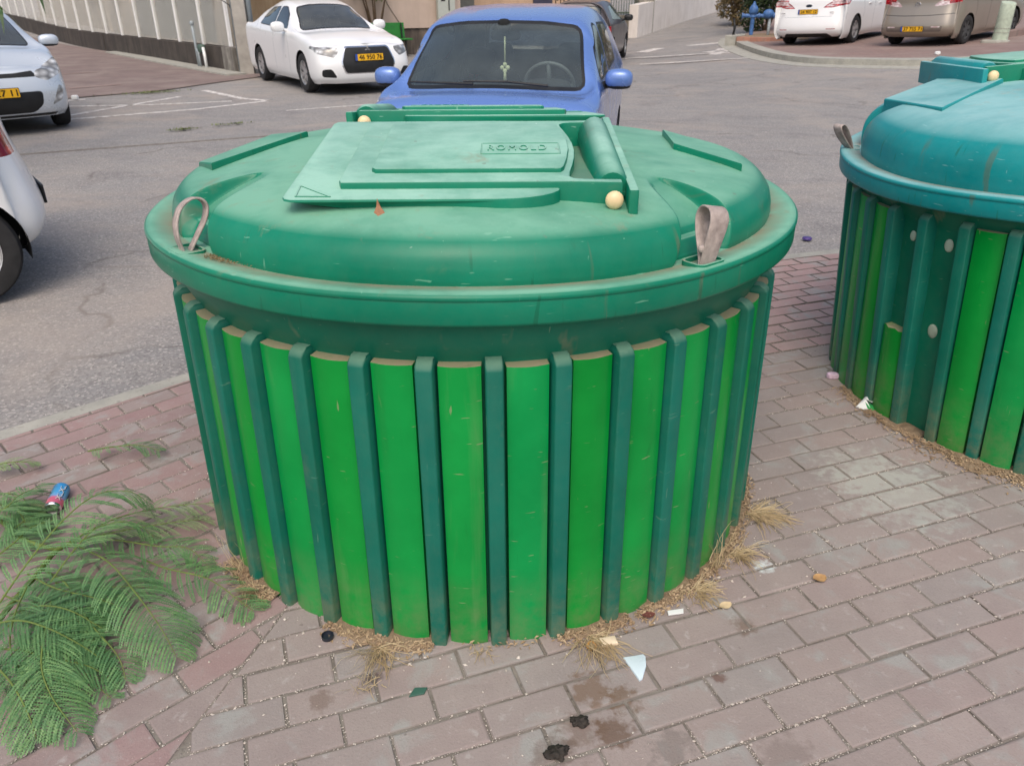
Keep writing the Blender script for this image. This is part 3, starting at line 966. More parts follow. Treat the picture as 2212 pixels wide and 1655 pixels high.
def seam_clip(poly, left):
    cy = sum(p[1] for p in poly) / len(poly)
    a = (seam_x(cy - .1), cy - .1); b = (seam_x(cy + .1), cy + .1)
    return clip(poly, a, b) if left else clip(poly, b, a)

pav = MB()
JOINTS = []
br = random.Random(5)
def brick(poly, mi):
    if len(poly) < 3 or abs(area(poly)) < .0012: return
    if area(poly) < 0: poly = poly[::-1]
    cx = sum(p[0] for p in poly) / len(poly); cy = sum(p[1] for p in poly) / len(poly)
    if (cx - B1[0]) ** 2 + (cy - B1[1]) ** 2 < .80 ** 2 or (cx - B2[0]) ** 2 + (cy - B2[1]) ** 2 < .80 ** 2: return
    near = cy < 3.4
    if cy < 3.8:
        for i in range(len(poly)):
            JOINTS.append((*poly[i - 1], *poly[i]))
    dz = br.gauss(0, .0009); tx = br.gauss(0, .005); ty = br.gauss(0, .005)
    f = lambda x, y: dz + tx * (x - cx) + ty * (y - cy)
    n = len(poly)
    def ins(p, d):
        q = []
        for i in range(n):
            v = Vector(p[i]); a = (v - Vector(p[i - 1])); b = (Vector(p[(i + 1) % n]) - v)
            if a.length < 1e-6 or b.length < 1e-6: q.append(tuple(v)); continue
            a.normalize(); b.normalize()
            s = Vector((-a.y - b.y, a.x + b.x))
            if s.length < 1e-5: q.append(tuple(v)); continue
            s.normalize()
            k = d / max(.4, abs(s.dot(Vector((-a.y, a.x)))))
            q.append((v.x + s.x * k, v.y + s.y * k))
        return q
    rings = []
    for d, z in (((.0018, -.022), (.0018, -.004), (.0042, -.0008), (.0085, .0)) if near else ((.003, -.02), (.005, 0))):
        jj = br.uniform(-.0006, .0006) if near else 0
        rings.append([(x + br.uniform(-.0006, .0006), y + br.uniform(-.0006, .0006), z + f(x, y) + jj) for x, y in ins(poly, d)])
    vs = [p for r in rings for p in r]
    fs = []
    for k in range(len(rings) - 1):
        for i in range(n):
            j = (i + 1) % n
            fs.append((k * n + i, k * n + j, (k + 1) * n + j, (k + 1) * n + i))
    fs.append(tuple((len(rings) - 1) * n + i for i in range(n)))
    pav.mi = mi
    pav.add(vs, fs)
def field(ang, org, left):
    c, s = math.cos(ang), math.sin(ang)
    for r_ in range(-80, 80):
        sh = (r_ % 2) * .11 + br.uniform(-.012, .012)
        for k in range(-42, 42):
            u0, v0 = k * .22 + sh, r_ * .1003
            j1, j2 = br.uniform(-.0015, .0015), br.uniform(-.002, .002)
            q = [(u0 + .001, v0 + .001 + j1), (u0 + .2185, v0 + .001 + j2), (u0 + .2185, v0 + .0992 + j2), (u0 + .0012, v0 + .0992 + j1)]
            poly = [(org[0] + c * a - s * b, org[1] + s * a + c * b) for a, b in q]
            cx = sum(p[0] for p in poly) / 4; cy = sum(p[1] for p in poly) / 4
            if not (-3.2 < cx < 6.4 and .75 < cy < 6.2): continue
            if abs(cx - seam_x(cy)) < .2: poly = seam_clip(poly, left)
            elif (cx < seam_x(cy)) != left: continue
            if len(poly) < 3: continue
            poly = kerb_clip(poly)
            if len(poly) < 3 or not inside_kerb((sum(p[0] for p in poly) / len(poly), sum(p[1] for p in poly) / len(poly))): continue
            # pinkish courses near the road on the right
            cx = sum(p[0] for p in poly) / len(poly); cy = sum(p[1] for p in poly) / len(poly)
            mi = 0 if left else 1
            if not left and cy > 3.45 + .30 * (cx - 1.3) + br.uniform(-.04, .04): mi = 2
            brick(poly, mi)
field(R(44.2), (-1.75, 2.84), True)
field(R(19.3), (.369, 1.39), False)
tag(pav.build('pavement', [M['brick_left'], M['brick_right'], M['brick_pink']]), kind='structure')
# sand bed showing in the joints
sb = MB()
pl = [(-5.2, -.36), (-5.2, -3), (7.5, -3)] + KERB[::-1][:-1]
sb.add([(x, y, -.0085) for x, y in pl], [tuple(range(len(pl)))])
tag(sb.build('paver_bed', M['sand']), kind='structure')
# sand swept into the joints, in places up to the brick faces
sw_ = MB(); vs = []; fs = []
gx, gy = [-1.75 + .013 * i for i in range(350)], [.95 + .013 * j for j in range(215)]
for x in gx:
    for y in gy:
        n1 = mnoise.noise(Vector((x * 6, y * 6, 1.5))); n2 = mnoise.noise(Vector((x * 30, y * 30, 4.5)))
        vs.append((x, y, max(-.0075, min(-.0026, -.0042 + .0036 * n1 + .0018 * n2))))
for i in range(len(gx) - 1):
    for j in range(len(gy) - 1):
        if inside_kerb((gx[i] - .03, gy[j] + .03)) and inside_kerb((gx[i] + .04, gy[j] + .04)):
            fs.append((i * 215 + j, (i + 1) * 215 + j, (i + 1) * 215 + j + 1, i * 215 + j + 1))
sw_.add(vs, fs)
tag(sw_.build('joint_sand', M['sand'], smooth=True), kind='structure')
# flush concrete edge along the road
ke = MB()
def strip(mb, line, w0, w1, z0, z1, zf=gz, closed=False):
    n = len(line)
    L, Rr = [], []
    for i, p in enumerate(line):
        d = Vector(line[min(i + 1, n - 1)]) - Vector(line[max(i - 1, 0)])
        d.normalize()
        nn = Vector((-d.y, d.x))
        L.append((p[0] + nn.x * w0, p[1] + nn.y * w0)); Rr.append((p[0] + nn.x * w1, p[1] + nn.y * w1))
    vs, fs = [], []
    for i in range(n):
        for q in (L[i], Rr[i]):
            vs += [(q[0], q[1], zf(*q) + z0), (q[0], q[1], zf(*q) + z1)]
    for i in range(n - 1):
        a = i * 4; b = a + 4
        fs += [(a + 1, b + 1, b + 3, a + 3)[::-1], (a, b, b + 1, a + 1)[::-1], (a + 2, a + 3, b + 3, b + 2)[::-1]]
    fs += [(0, 1, 3, 2)[::-1], (4 * n - 4, 4 * n - 3, 4 * n - 1, 4 * n - 2)]
    mb.add(vs, fs)
strip(ke, [tuple(v.xy) for v in curve([(x, y, 0) for x, y in KERB], 60)], .004, .085, -.05, -.004)
tag(ke.build('kerb', M['concrete'], auto=40), kind='structure')

def patch(name, poly, dz, mat, sub=1.0):
    """a thin sheet over the ground, cut in cells so that it follows the slope"""
    m = MB()
    x0, x1 = min(p[0] for p in poly), max(p[0] for p in poly)
    y0, y1 = min(p[1] for p in poly), max(p[1] for p in poly)
    if area(poly) < 0: poly = poly[::-1]
    bm = bmesh.new()
    vv = [bm.verts.new((p[0], p[1], 0)) for p in poly]
    bm.faces.new(vv)
    k = x0 + sub
    while k < x1:
        bmesh.ops.bisect_plane(bm, geom=bm.verts[:] + bm.edges[:] + bm.faces[:], plane_co=(k, 0, 0), plane_no=(1, 0, 0)); k += sub
    k = y0 + sub
    while k < y1:
        bmesh.ops.bisect_plane(bm, geom=bm.verts[:] + bm.edges[:] + bm.faces[:], plane_co=(0, k, 0), plane_no=(0, 1, 0)); k += sub
    for v in bm.verts: v.co.z = gz(v.co.x, v.co.y) + dz
    me = bpy.data.meshes.new(name); bm.to_mesh(me); bm.free()
    me.materials.append(mat)
    o = bpy.data.objects.new(name, me); COL.objects.link(o)
    return tag(o, kind='structure')

# red brick paving in front of the fence on the left
patch('side_paving', [(-7.75, 13.9), (-7.1, 14.55), (-6.4, 15.3), (-5.9, 16.6), (-5.4, 17.7), (-5.0, 19.2), (-6.2, 19.7), (-7.0, 20.2), (-9.6, 23.3), (-14.3, 28.5), (-22, 37), (-30, 38), (-26, 26), (-14, 14.5), (-9, 13.2)], .002, M['redpave'])
lp = MB()
for a, b, c, d in (((-8.25, 15.5), (-7.6, 16.25), (-7.75, 16.5), (-8.4, 15.75)), ((-10.0, 18.5), (-9.4, 19.1), (-9.5, 19.3), (-10.1, 18.7))):
    lp.add([(p[0], p[1], .008) for p in (a, b, c, d)], [(0, 1, 2, 3)])
tag(lp.build('paving_patch', M['redlot']), kind='structure')

# brick parking lot on the right behind a rounded kerb
KR = [(12.5, 16.6), (10.5, 16.75), (8.6, 16.95), (7.5, 17.6), (6.75, 18.4), (6.45, 19.4), (6.35, 20.8), (6.45, 22.6), (6.65, 24.6), (7.0, 26.6), (7.6, 28.6)]
krc = [tuple(v.xy) for v in curve([(x, y, 0) for x, y in KR], 50)]
k2 = MB()
strip(k2, krc, -.32, .0, -.1, .11)
tag(k2.build('kerb', M['concrete'], auto=40), kind='structure')
g2 = MB()
strip(g2, krc, -.0, .45, -.1, -.004)
tag(g2.build('gutter', M['concrete'], auto=40), kind='structure')
lot = [(p[0] + .28, p[1] + .10) for p in krc[::-1]][::1] + [(30, 17), (34, 40), (9, 40)]
lot = [(p[0] + .25, p[1] + .12) for p in krc] + [(8.3, 29.2), (9.6, 36), (36, 36), (34, 16.6)]
patch('parking_lot', lot, .085, M['redlot'], .9)

# painted lines
def line(mb, pts, wd):
    strip(mb, pts, -wd / 2, wd / 2, -.012, -.008)
ml = MB()
for p, wd in (([(-6.33, 11.56), (-4.87, 12.6), (-3.95, 13.70)], .10), ([(-6.52, 11.94), (-5.74, 14.3)], .09), ([(-5.67, 15.29), (-4.53, 13.95), (-3.98, 13.65)], .12),
              ([(-7.6, 13.75), (-7.23, 14.0)], .12), ([(-7.11, 13.05), (-5.75, 13.22), (-4.62, 13.62)], .07),
              ([(-3.4, 12.4), (-2.2, 13.1)], .05)):
    line(ml, p, wd)
for p, wd in (([(5.5, 23.4), (6.15, 23.75)], .5), ([(5.5, 22.6), (6.2, 24.5)], .3), ([(3.92, 25.0), (4.63, 26.2)], .35), ([(3.0, 22.5), (6.0, 23.0)], .14), ([(3.2, 20.6), (6.1, 20.9)], .14), ([(5.6, 26.5), (6.9, 26.9)], .35)):
    line(ml, p, wd)
tag(ml.build('road_marking', M['mark']), kind='structure')
# patched strip of lighter asphalt across the road
pa = MB()
strip(pa, [(-6.0, 8.6), (-3.3, 9.9), (-1.5, 10.7)], -.04, .04, -.0135, -.010)
tag(pa.build('road_seam', M['sand']), kind='structure')

# ---------------------------------------------------------------- cars
def lerp(a, b, t): return a + (b - a) * t

def car_rows(s):
    xf, xr, hw = s['L'] / 2, -s['L'] / 2, s['hw']
    zh, zc, xc = s['zh'], s['zc'], s['xc']
    xrf, zrf, xrr, zrr, H = s['xrf'], s['zrf'], s['xrr'], s['zrr'], s['H']
    b0, b1 = s['belt'], s['beltr']
    rl = s.get('rail', .68)
    belt = lambda x: lerp(b0, b1, (xc - x) / (xc - xr))
    nose = s.get('nose', .0)
    rows = []
    def fas(f, dx, k=1, x=xf, sg=1, zt=zh):
        X = lambda o: x - sg * (dx + o)
        rows.append([(X(.10), f * hw * .92, .19), (X(.03), f * hw * .98, .28), (X(.0), f * hw, .44), (X(.02 + nose), f * hw * .99, .58), (X(.08 + nose), f * hw * .96, zt - .06),
                     (x - sg * (.15 + dx * .85), f * hw * .74, zt - .015), (x - sg * (.16 + dx * .5), f * hw * .42, zt + .003), (x - sg * .165, 0, zt + .012)])
    fas(0, 0); fas(.42, .025); fas(.74, .085); fas(.93, .21)
    def fender(x):
        t = (xf - .16 - x) / (xf - .16 - xc)
        z = lerp(zh, zc, t) + .045 * math.sin(PI * min(1, t)) * s.get('bulge', 1)
        sh = lerp(.62, belt(x) - .13, min(1, t * 1.2))
        rows.append([(x, hw * .90, .17), (x, hw * .975, .28), (x, hw * 1.0, .46), (x, hw * .985, sh), (x, hw * .93, lerp(zh - .02, b0 - .01, t)),
                     (x, hw * lerp(.73, .80, t), z - .03), (x, hw * .42, z - .004), (x, 0, z + .004)])
    fender(xf - .48)
    fender(lerp(xf - .48, xc, .5))
    def side(x, yb=.945):
        bz = belt(x)
        return [(x, hw * .90, .17), (x, hw * .965, .28), (x, hw * .985, .46), (x, hw * .995, bz - .15), (x, hw * yb, bz)]
    rows.append(side(xc) + [(xc - .13, hw * .80, zc - .025), (xc - .02, hw * .44, zc + .0), (xc, 0, zc + .008)])
    for t in (.36, .70):
        x = lerp(xc, xrf, t)
        z = lerp(zc, zrf, t) + .035 * math.sin(PI * t)
        rows.append(side(x) + [(x - .11, hw * lerp(.79, rl, t), z - .055 * t - .025), (x - .02, hw * lerp(.44, .40, t), z - .006), (x, 0, z)])
    rows.append(side(xrf) + [(xrf - .07, hw * rl, zrf - .065), (xrf - .01, hw * .40, zrf - .008), (xrf, 0, zrf)])
    xm = lerp(xrf, xrr, .5)
    rows.append(side(xm) + [(xm, hw * rl, H - .075), (xm, hw * .40, H - .008), (xm, 0, H)])
    if s['tail'] == 'hatch':
        rows.append(side(lerp(xrr, xr, .35)) + [(xrr + .02, hw * (rl - .02), zrr - .075), (xrr + .02, hw * .39, zrr - .008), (xrr + .02, 0, zrr)])
        zm = lerp(b1, zrr, .55)
        bx = s.get('bump', .06)
        def rear(f, d, fr):
            rows.append([(xr + .15 + d, f * hw * .90, .22), (xr + .04 + d, f * hw * .98, .31), (xr + d, f * hw, .47), (xr + bx + d * .95, f * hw * .97, b1 - .22), (xr + bx + .04 + d * .9, f * hw * .93, b1),
                         (lerp(xr + bx + .05, xrr, .50) + d * .6, fr * hw * .74, zm), (xrr - .05 + d * .1, fr * hw * .42, zrr - .030), (xrr - .03, 0, zrr - .012)])
        rear(.94, .24, .93); rear(.80, .09, .84); rear(.45, .025, .45); rear(0, 0, 0)
    else:
        xd, zd = s['xd'], s['zd']
        rows.append(side(xrr) + [(xrr + .04, hw * rl, zrr - .06), (xrr, hw * .4, zrr - .008), (xrr, 0, zrr)])
        x = lerp(xrr, xd, .5)
        rows.append(side(x) + [(x + .06, hw * .73, lerp(zrr, zd, .5)), (x, hw * .42, lerp(zrr, zd, .5) + .03), (x, 0, lerp(zrr, zd, .5) + .035)])
        rows.append(side(xd) + [(xd, hw * .80, zd - .03), (xd, hw * .44, zd), (xd, 0, zd + .005)])
        x = lerp(xd, xr, .6)
        rows.append(side(x, .93) + [(x, hw * .80, zd - .04), (x, hw * .44, zd - .01), (x, 0, zd)])
        fas(.93, .17, x=xr, sg=-1, zt=zd - .03); fas(.74, .06, x=xr, sg=-1, zt=zd - .03); fas(.4, .01, x=xr, sg=-1, zt=zd - .03); fas(0, 0, x=xr, sg=-1, zt=zd - .03)
    return rows

def inpoly(px, py, poly):
    c = False
    n = len(poly)
    j = n - 1
    for i in range(n):
        xi, yi = poly[i]; xj, yj = poly[j]
        if (yi > py) != (yj > py) and px < (xj - xi) * (py - yi) / (yj - yi) + xi: c = not c
        j = i
    return c

def make_car(name, s, loc, yaw, label, cuts, paintm, group=None, sub=6):
    root = empty(name, (loc[0], loc[1], loc[2]), yaw, label, 'car', group)
    h_ = .5
    ga, gb = (gz(loc[0] + h_, loc[1]) - gz(loc[0] - h_, loc[1])) / (2 * h_), (gz(loc[0], loc[1] + h_) - gz(loc[0], loc[1] - h_)) / (2 * h_)
    root.rotation_euler = (math.atan(-ga * math.sin(yaw) + gb * math.cos(yaw)), -math.atan(ga * math.cos(yaw) + gb * math.sin(yaw)), yaw)
    rows = [[Vector(p) for p in r] for r in car_rows(s)]
    nu, nv = (len(rows) - 1) * sub + 1, 7 * sub + 1
    # interpolate along the sections first, then along the car
    dense = []
    for r in rows: dense.append([crom(r, 7 * j / (nv - 1)) for j in range(nv)])
    grid = []
    for i in range(nu):
        t = (len(rows) - 1) * i / (nu - 1)
        row = [crom([dense[k][j] for k in range(len(rows))], t) for j in range(nv)]
        for p in row:
            if p.y < 0: p.y = 0
        grid.append(row)
    bm = bmesh.new()
    lay = bm.faces.layers.int.new('part')
    for sgn in (1, -1):
        V = [[bm.verts.new((p.x, p.y * sgn, p.z)) for p in row] for row in grid]
        for i in range(nu - 1):
            for j in range(nv - 1):
                q = [V[i][j], V[i + 1][j], V[i + 1][j + 1], V[i][j + 1]]
                try: bm.faces.new(q if sgn > 0 else q[::-1])
                except ValueError: pass
    bmesh.ops.remove_doubles(bm, verts=bm.verts[:], dist=.0008)
    bmesh.ops.dissolve_degenerate(bm, edges=bm.edges[:], dist=.0005)
    bm.normal_update()
    n_co = [v.co.copy() for v in bm.verts]; n_no = [v.normal.copy() for v in bm.verts]
    bm.verts.index_update()
    n_fc = [[v.index for v in f.verts] for f in bm.faces]
    n_bv = BVHTree.FromPolygons(n_co, n_fc)
    def smooth_normal(p):
        h = n_bv.find_nearest(p)
        a = Vector((0, 0, 0))
        for i in n_fc[h[2]]:
            a += n_no[i] / ((n_co[i] - p).length ** 1.5 + 1e-4)
        return a.normalized()
    AX = {'s': (0, 2), 'f': (1, 2), 'r': (1, 2), 't': (0, 1)}
    parts = {}
    def cut(kind, poly, pname, pid):
        """mark the body faces that fall inside an outline seen from the side (s), front (f), rear (r) or top (t)"""
        a, b = AX[kind]
        lo = (min(p[0] for p in poly) - .03, min(p[1] for p in poly) - .03)
        hi = (max(p[0] for p in poly) + .03, max(p[1] for p in poly) + .03)
        def ok(f):
            n = f.normal
            c = f.calc_center_median()
            if kind == 's': return abs(n.y) > .18
            if kind == 'f' and pname in ('windscreen', 'screen_surround'): return n.x > .08 and 0 < c.x < s['xc'] + .015 and c.z > s['zc'] - .06
            if kind == 'f': return n.x > .08 and c.x > s['xc'] + .05
            if kind == 'r': return n.x < -.08 and c.x < 0
            return n.z > .3
        def near(f):
            xs_ = [v.co[a] for v in f.verts]; ys_ = [v.co[b] for v in f.verts]
            return max(xs_) > lo[0] and min(xs_) < hi[0] and max(ys_) > lo[1] and min(ys_) < hi[1] and ok(f)
        n = len(poly)
        for i in range(n):
            p, q = poly[i], poly[(i + 1) % n]
            no = [0, 0, 0]; co = [0, 0, 0]
            no[a], no[b] = q[1] - p[1], -(q[0] - p[0])
            co[a], co[b] = p[0], p[1]
            ln = math.hypot(no[a], no[b])
            if ln < 1e-6: continue
            e0, e1 = (min(p[0], q[0]) - .05, max(p[0], q[0]) + .05), (min(p[1], q[1]) - .05, max(p[1], q[1]) + .05)
            fs = []
            for f in bm.faces:
                if not near(f): continue
                xs_ = [v.co[a] for v in f.verts]; ys_ = [v.co[b] for v in f.verts]
                if max(xs_) < e0[0] or min(xs_) > e0[1] or max(ys_) < e1[0] or min(ys_) > e1[1]: continue
                fs.append(f)
            if not fs: continue
            es = {e for f in fs for e in f.edges}; vs = {v for f in fs for v in f.verts}
            bmesh.ops.bisect_plane(bm, geom=list(vs) + list(es) + fs, dist=1e-5, plane_co=co, plane_no=no)
            bm.normal_update()
        for f in bm.faces:
            c = f.calc_center_median()
            if ok(f) and lo[0] < c[a] < hi[0] and lo[1] < c[b] < hi[1] and inpoly(c[a], c[b], poly):
                f[lay] = pid
    order = [('body', paintm, 0)]
    allcuts = []
    for c in cuts:
        kind, poly, pname, mt, sides = c
        if sides == 2 and kind in 'frt':
            if kind == 't': allcuts += [(kind, poly, pname, mt), (kind, [(x, -y) for x, y in poly], pname, mt)]
            else: allcuts += [(kind, poly, pname, mt), (kind, [(-y, z) for y, z in poly], pname, mt)]
        else: allcuts.append((kind, poly, pname, mt))
    wb, wr = s['wb'], s['wr']
    ax = [wb / 2 + s.get('wofs', 0), -wb / 2 + s.get('wofs', 0)]
    pid = 1
    table = {0: ('body', paintm)}
    for kind, poly, pname, mt in allcuts:
        cut(kind, poly, pname, pid)
        table[pid] = (pname, mt)
        pid += 1
    # wheel openings
    ar = wr + s.get('gap', .045)
    for x in ax:
        circ = [(x + ar * math.cos(2 * PI * k / 26), wr + ar * math.sin(2 * PI * k / 26)) for k in range(26)]
        cut('s', circ, 'opening', 99)
    bmesh.ops.delete(bm, geom=[f for f in bm.faces if f[lay] == 99 and f.calc_center_median().z < wr + ar + .01], context='FACES')
    # split the marked faces into objects of their own
    bm.verts.index_update()
    made = {}
    for k, (pname, mt) in table.items():
        fs = [f for f in bm.faces if f[lay] == k]
        if not fs: continue
        groups = [fs]
        if k and all(c[0] == 's' for c in [allcuts[k - 1]]):
            groups = [[f for f in fs if f.calc_center_median().y > 0], [f for f in fs if f.calc_center_median().y < 0]]
        for gset in groups:
            if not gset: continue
            idx = {}
            vs, faces = [], []
            for f in gset:
                q = []
                for v in f.verts:
                    if v not in idx:
                        idx[v] = len(vs); vs.append((v.co.copy(), v.normal.copy()))
                    q.append(idx[v])
                faces.append(q)
            me = bpy.data.meshes.new(pname)
            off = 0.0
            me.from_pydata([tuple(c + nn * off) for c, nn in vs], [], faces)
            me.materials.append(mt)
            me.polygons.foreach_set('use_smooth', [True] * len(me.polygons))
            me.update()
            me.normals_split_custom_set_from_vertices([smooth_normal(c) for c, nn in vs])
            o = bpy.data.objects.new(pname, me); COL.objects.link(o)
            o.parent = root
            made.setdefault(pname, []).append(o)
    # smooth normals across the cuts: take them from the uncut body
    bm.free()
    body = made['body'][0]
    # underside and wheel housings
    u = MB()
    hw = s['hw']
    u.box(-s['L'] / 2 + .34, s['L'] / 2 - .34, -hw * .86, hw * .86, .20, .23)
    for x in ax:
        for sg in (1, -1):
            n = 18
            vs, fs = [], []
            for k in range(n + 1):
                a = -.25 + (PI + .5) * k / n
                for y in (hw * .955, hw - .30):
                    vs.append((x + ar * math.cos(a), sg * y, wr + ar * math.sin(a)))
            for k in range(n): fs.append((2 * k, 2 * k + 1, 2 * k + 3, 2 * k + 2))
            fs.append(tuple(2 * k + 1 for k in range(n + 1)))
            u.add(vs, fs)
    u.build('underbody', M['dark'], root)
    # wheels
    for x in ax:
        for sg in (1, -1):
            t = MB()
            W = s.get('tw', .19)
            prof = [(.62 * wr, -W * .45), (.80 * wr, -W * .5), (.94 * wr, -W * .47), (wr, -W * .32), (wr, W * .32), (.94 * wr, W * .47), (.80 * wr, W * .5), (.62 * wr, W * .42)]
            t.lathe(prof, 40, 'y')
            wheel = empty('wheel', (x, sg * (hw - W * .5 - .012), wr))
            wheel.parent = root
            t.build('tyre', M['tyre'], wheel, auto=50)
            rm = MB()
            rm.T = Matrix.Scale(sg, 4, (0, 1, 0))
            rm.lathe([(.645 * wr, -W * .4), (.665 * wr, W * .40), (.645 * wr, W * .44), (.60 * wr, W * .40), (.585 * wr, W * .1)], 40, 'y')
            rm.lathe([(.001, W * .34), (.10 * wr, W * .34), (.14 * wr, W * .28)], 16, 'y')
            ns = s.get('spokes', 5)
            for k in range(ns):
                a = 2 * PI * k / ns + .3
                for da in ((-.13, .13) if s.get('twin') else (0,)):
                    c_, s_ = math.cos(a + da), math.sin(a + da)
                    w0, w1 = (.055, .075) if s.get('twin') else (.085, .12)
                    px, pz = -s_, c_
                    vs = []
                    for r0, hw_, y in ((.06 * wr, w0 * wr, W * .33), (.62 * wr, w1 * wr, W * .39)):
                        for q in (-1, 1):
                            vs.append((c_ * r0 + px * hw_ * q, y, s_ * r0 + pz * hw_ * q))
                            vs.append((c_ * r0 + px * hw_ * q * 1.1, y - .03, s_ * r0 + pz * hw_ * q * 1.1))
                    rm.add(vs, [(0, 2, 6, 4), (0, 4, 5, 1), (2, 3, 7, 6)])
            rm.mi = 1
            rm.lathe([(.001, W * .10), (.60 * wr, W * .10)], 24, 'y')
            rm.build('rim', [s.get('rimmat', M['alloy']), M['black']], wheel)
    return root, made

def skin_x(root, y, z, dirx, high=.0):
    """where the skin of the car lies at this height"""
    best = None
    for o in root.children:
        if o.type != 'MESH' or not o.data or len(o.data.polygons) < 8: continue
        bt = BVHTree.FromPolygons([v.co for v in o.data.vertices], [tuple(p.vertices) for p in o.data.polygons])
        for dz in (-high / 2, 0, high / 2):
            h = bt.ray_cast(Vector((dirx * 5, y, z + dz)), Vector((-dirx, 0, 0)))
            if h[0] is not None and (best is None or h[0].x * dirx > best * dirx): best = h[0].x
    return best if best is not None else dirx * 2

def plate(root, x, y, z, dirx, body, wide=.52, high=.115, tilt=0.0):
    """number plate facing +x (dirx 1) or -x (dirx -1): blue strip, yellow field, black characters"""
    x = skin_x(root, y, z, dirx, high) + dirx * .006
    T = Matrix.Translation((x, y, z)) @ Matrix.Rotation(PI / 2 if dirx > 0 else -PI / 2, 4, 'Z') @ Matrix.Rotation(PI / 2 + tilt, 4, 'X')
    m = MB(); m.T = T
    m.mi = 1
    m.prism(rrect(-wide / 2, wide / 2, -high / 2, high / 2, .012, 3), -.012, 0)
    m.mi = 0
    m.prism(rrect(-wide / 2 + .048, wide / 2 - .006, -high / 2 + .006, high / 2 - .006, .008, 3), -.008, .0015)
    m.mi = 2
    m.prism(rrect(-wide / 2 + .006, -wide / 2 + .046, -high / 2 + .006, high / 2 - .006, .006, 3), -.008, .0015)
    p = m.build('number_plate', [M['yellow'], M['black'], M['plateblue']], root)
    vs, fs = text_geo(body, .1, 1.0, .001)
    bw = max(v.x for v in vs) - min(v.x for v in vs); bh = max(v.y for v in vs) - min(v.y for v in vs)
    mx = (max(v.x for v in vs) + min(v.x for v in vs)) / 2; my = (max(v.y for v in vs) + min(v.y for v in vs)) / 2
    kx, ky = (wide - .10) / bw, (high - .042) / bh
    t = MB(); t.T = T
    for dx, dy in ((0, 0), (.004, 0), (0, .003)):       # heavy strokes
        t.add([((v.x - mx) * kx + .022 + dx, (v.y - my) * ky + dy, .003 + v.z) for v in vs], fs)
    t.build('lettering', M['platetext'], p)
    return p

def mirror(root, x, y, z, sg, mt, low=None, sx=.085, sy=.115, sz=.075):
    m = MB()
    m.sphere((x, sg * y, z), sx, sy, sz, 18, 12, .75)
    m.mi = 1
    m.sphere((x - .004, sg * y, z - sz * .62), sx * .93, sy * .9, sz * .42, 14, 8, .8)
    m.tube([(x - .02, sg * (y - sy * .8), z - sz * .6), (x + .02, sg * (y - sy - .09), z - sz * .9)], [.028, .03], 8)
    return m.build('side_mirror', [mt, low or M['black']], root, smooth=True)

def seats(root, xs_, z0=.28, back=.62, hw=.36, head=True):
    for x, w0 in xs_:
        for sg in (1, -1):
            m = MB()
            y = sg * hw
            m.T = Matrix.Translation((x, y, z0)) @ Matrix.Rotation(R(-12), 4, 'Y')
            m.sphere((-.02, 0, back * .52), .075, w0, back * .55, 16, 12, .45)
            m.T = Matrix.Translation((x, y, z0))
            m.sphere((.25, 0, .02), .27, w0, .10, 14, 10, .5)
            if head:
                m.T = Matrix.Translation((x - .155, y, z0 + back + .15))
                m.sphere((0, 0, 0), .05, .135, .105, 14, 10, .6)
                m.tube([(0, -.05, -.2), (0, -.05, 0)], .008, 6); m.tube([(0, .05, -.2), (0, .05, 0)], .008, 6)
            m.build('car_seat', M['seat'], root, smooth=True)

def seam(pts, wd=.006):
    """a thin closed outline along a path, for gaps between panels"""
    n = len(pts)
    L, Rr = [], []
    for i, p in enumerate(pts):
        d = Vector(pts[min(i + 1, n - 1)]) - Vector(pts[max(i - 1, 0)])
        d.normalize()
        L.append((p[0] - d.y * wd, p[1] + d.x * wd)); Rr.append((p[0] + d.y * wd, p[1] - d.x * wd))
    return L + Rr[::-1]

def grow(poly, d):
    if area(poly) < 0: poly = poly[::-1]
    n = len(poly); o = []
    for i in range(n):
        a = (Vector(poly[i]) - Vector(poly[i - 1])).normalized(); b = (Vector(poly[(i + 1) % n]) - Vector(poly[i])).normalized()
        s_ = Vector((a.y + b.y, -a.x - b.x))
        if s_.length < 1e-6: o.append(poly[i]); continue
        s_.normalize()
        k = d / max(.5, s_.dot(Vector((a.y, -a.x))))
        o.append((poly[i][0] + s_.x * k, poly[i][1] + s_.y * k))
    return o

def rounded(poly, r=.04, n=3):
    o = []
    m = len(poly)
    for i in range(m):
        p0, p, p1 = Vector(poly[i - 1]), Vector(poly[i]), Vector(poly[(i + 1) % m])
        a = (p0 - p); b = (p1 - p)
        ra = min(r, a.length * .45); rb = min(r, b.length * .45)
        A = p + a.normalized() * ra; B = p + b.normalized() * rb
        for k in range(n + 1):
            t = k / n
            q = A * (1 - t) ** 2 + p * 2 * t * (1 - t) + B * t * t
            o.append((q.x, q.y))
    return o

BLK = M['black']
def sidewin(poly, trim=.018, r=.05, g=None):
    p = rounded(poly, r)
    return [('s', grow(p, trim), 'window_trim', BLK, 1), ('s', p, 'side_window', g or M['glass'], 1)]
def screen(kind, half, name, trim=.03, r=.06, g=None):
    full = [(y, z) for y, z in half] + [(-y, z) for y, z in half[::-1] if abs(y) > 1e-6]
    p = rounded(full, r)
    return [(kind, grow(p, trim), 'screen_surround', BLK, 1), (kind, p, name, g or M['glass'], 1)]

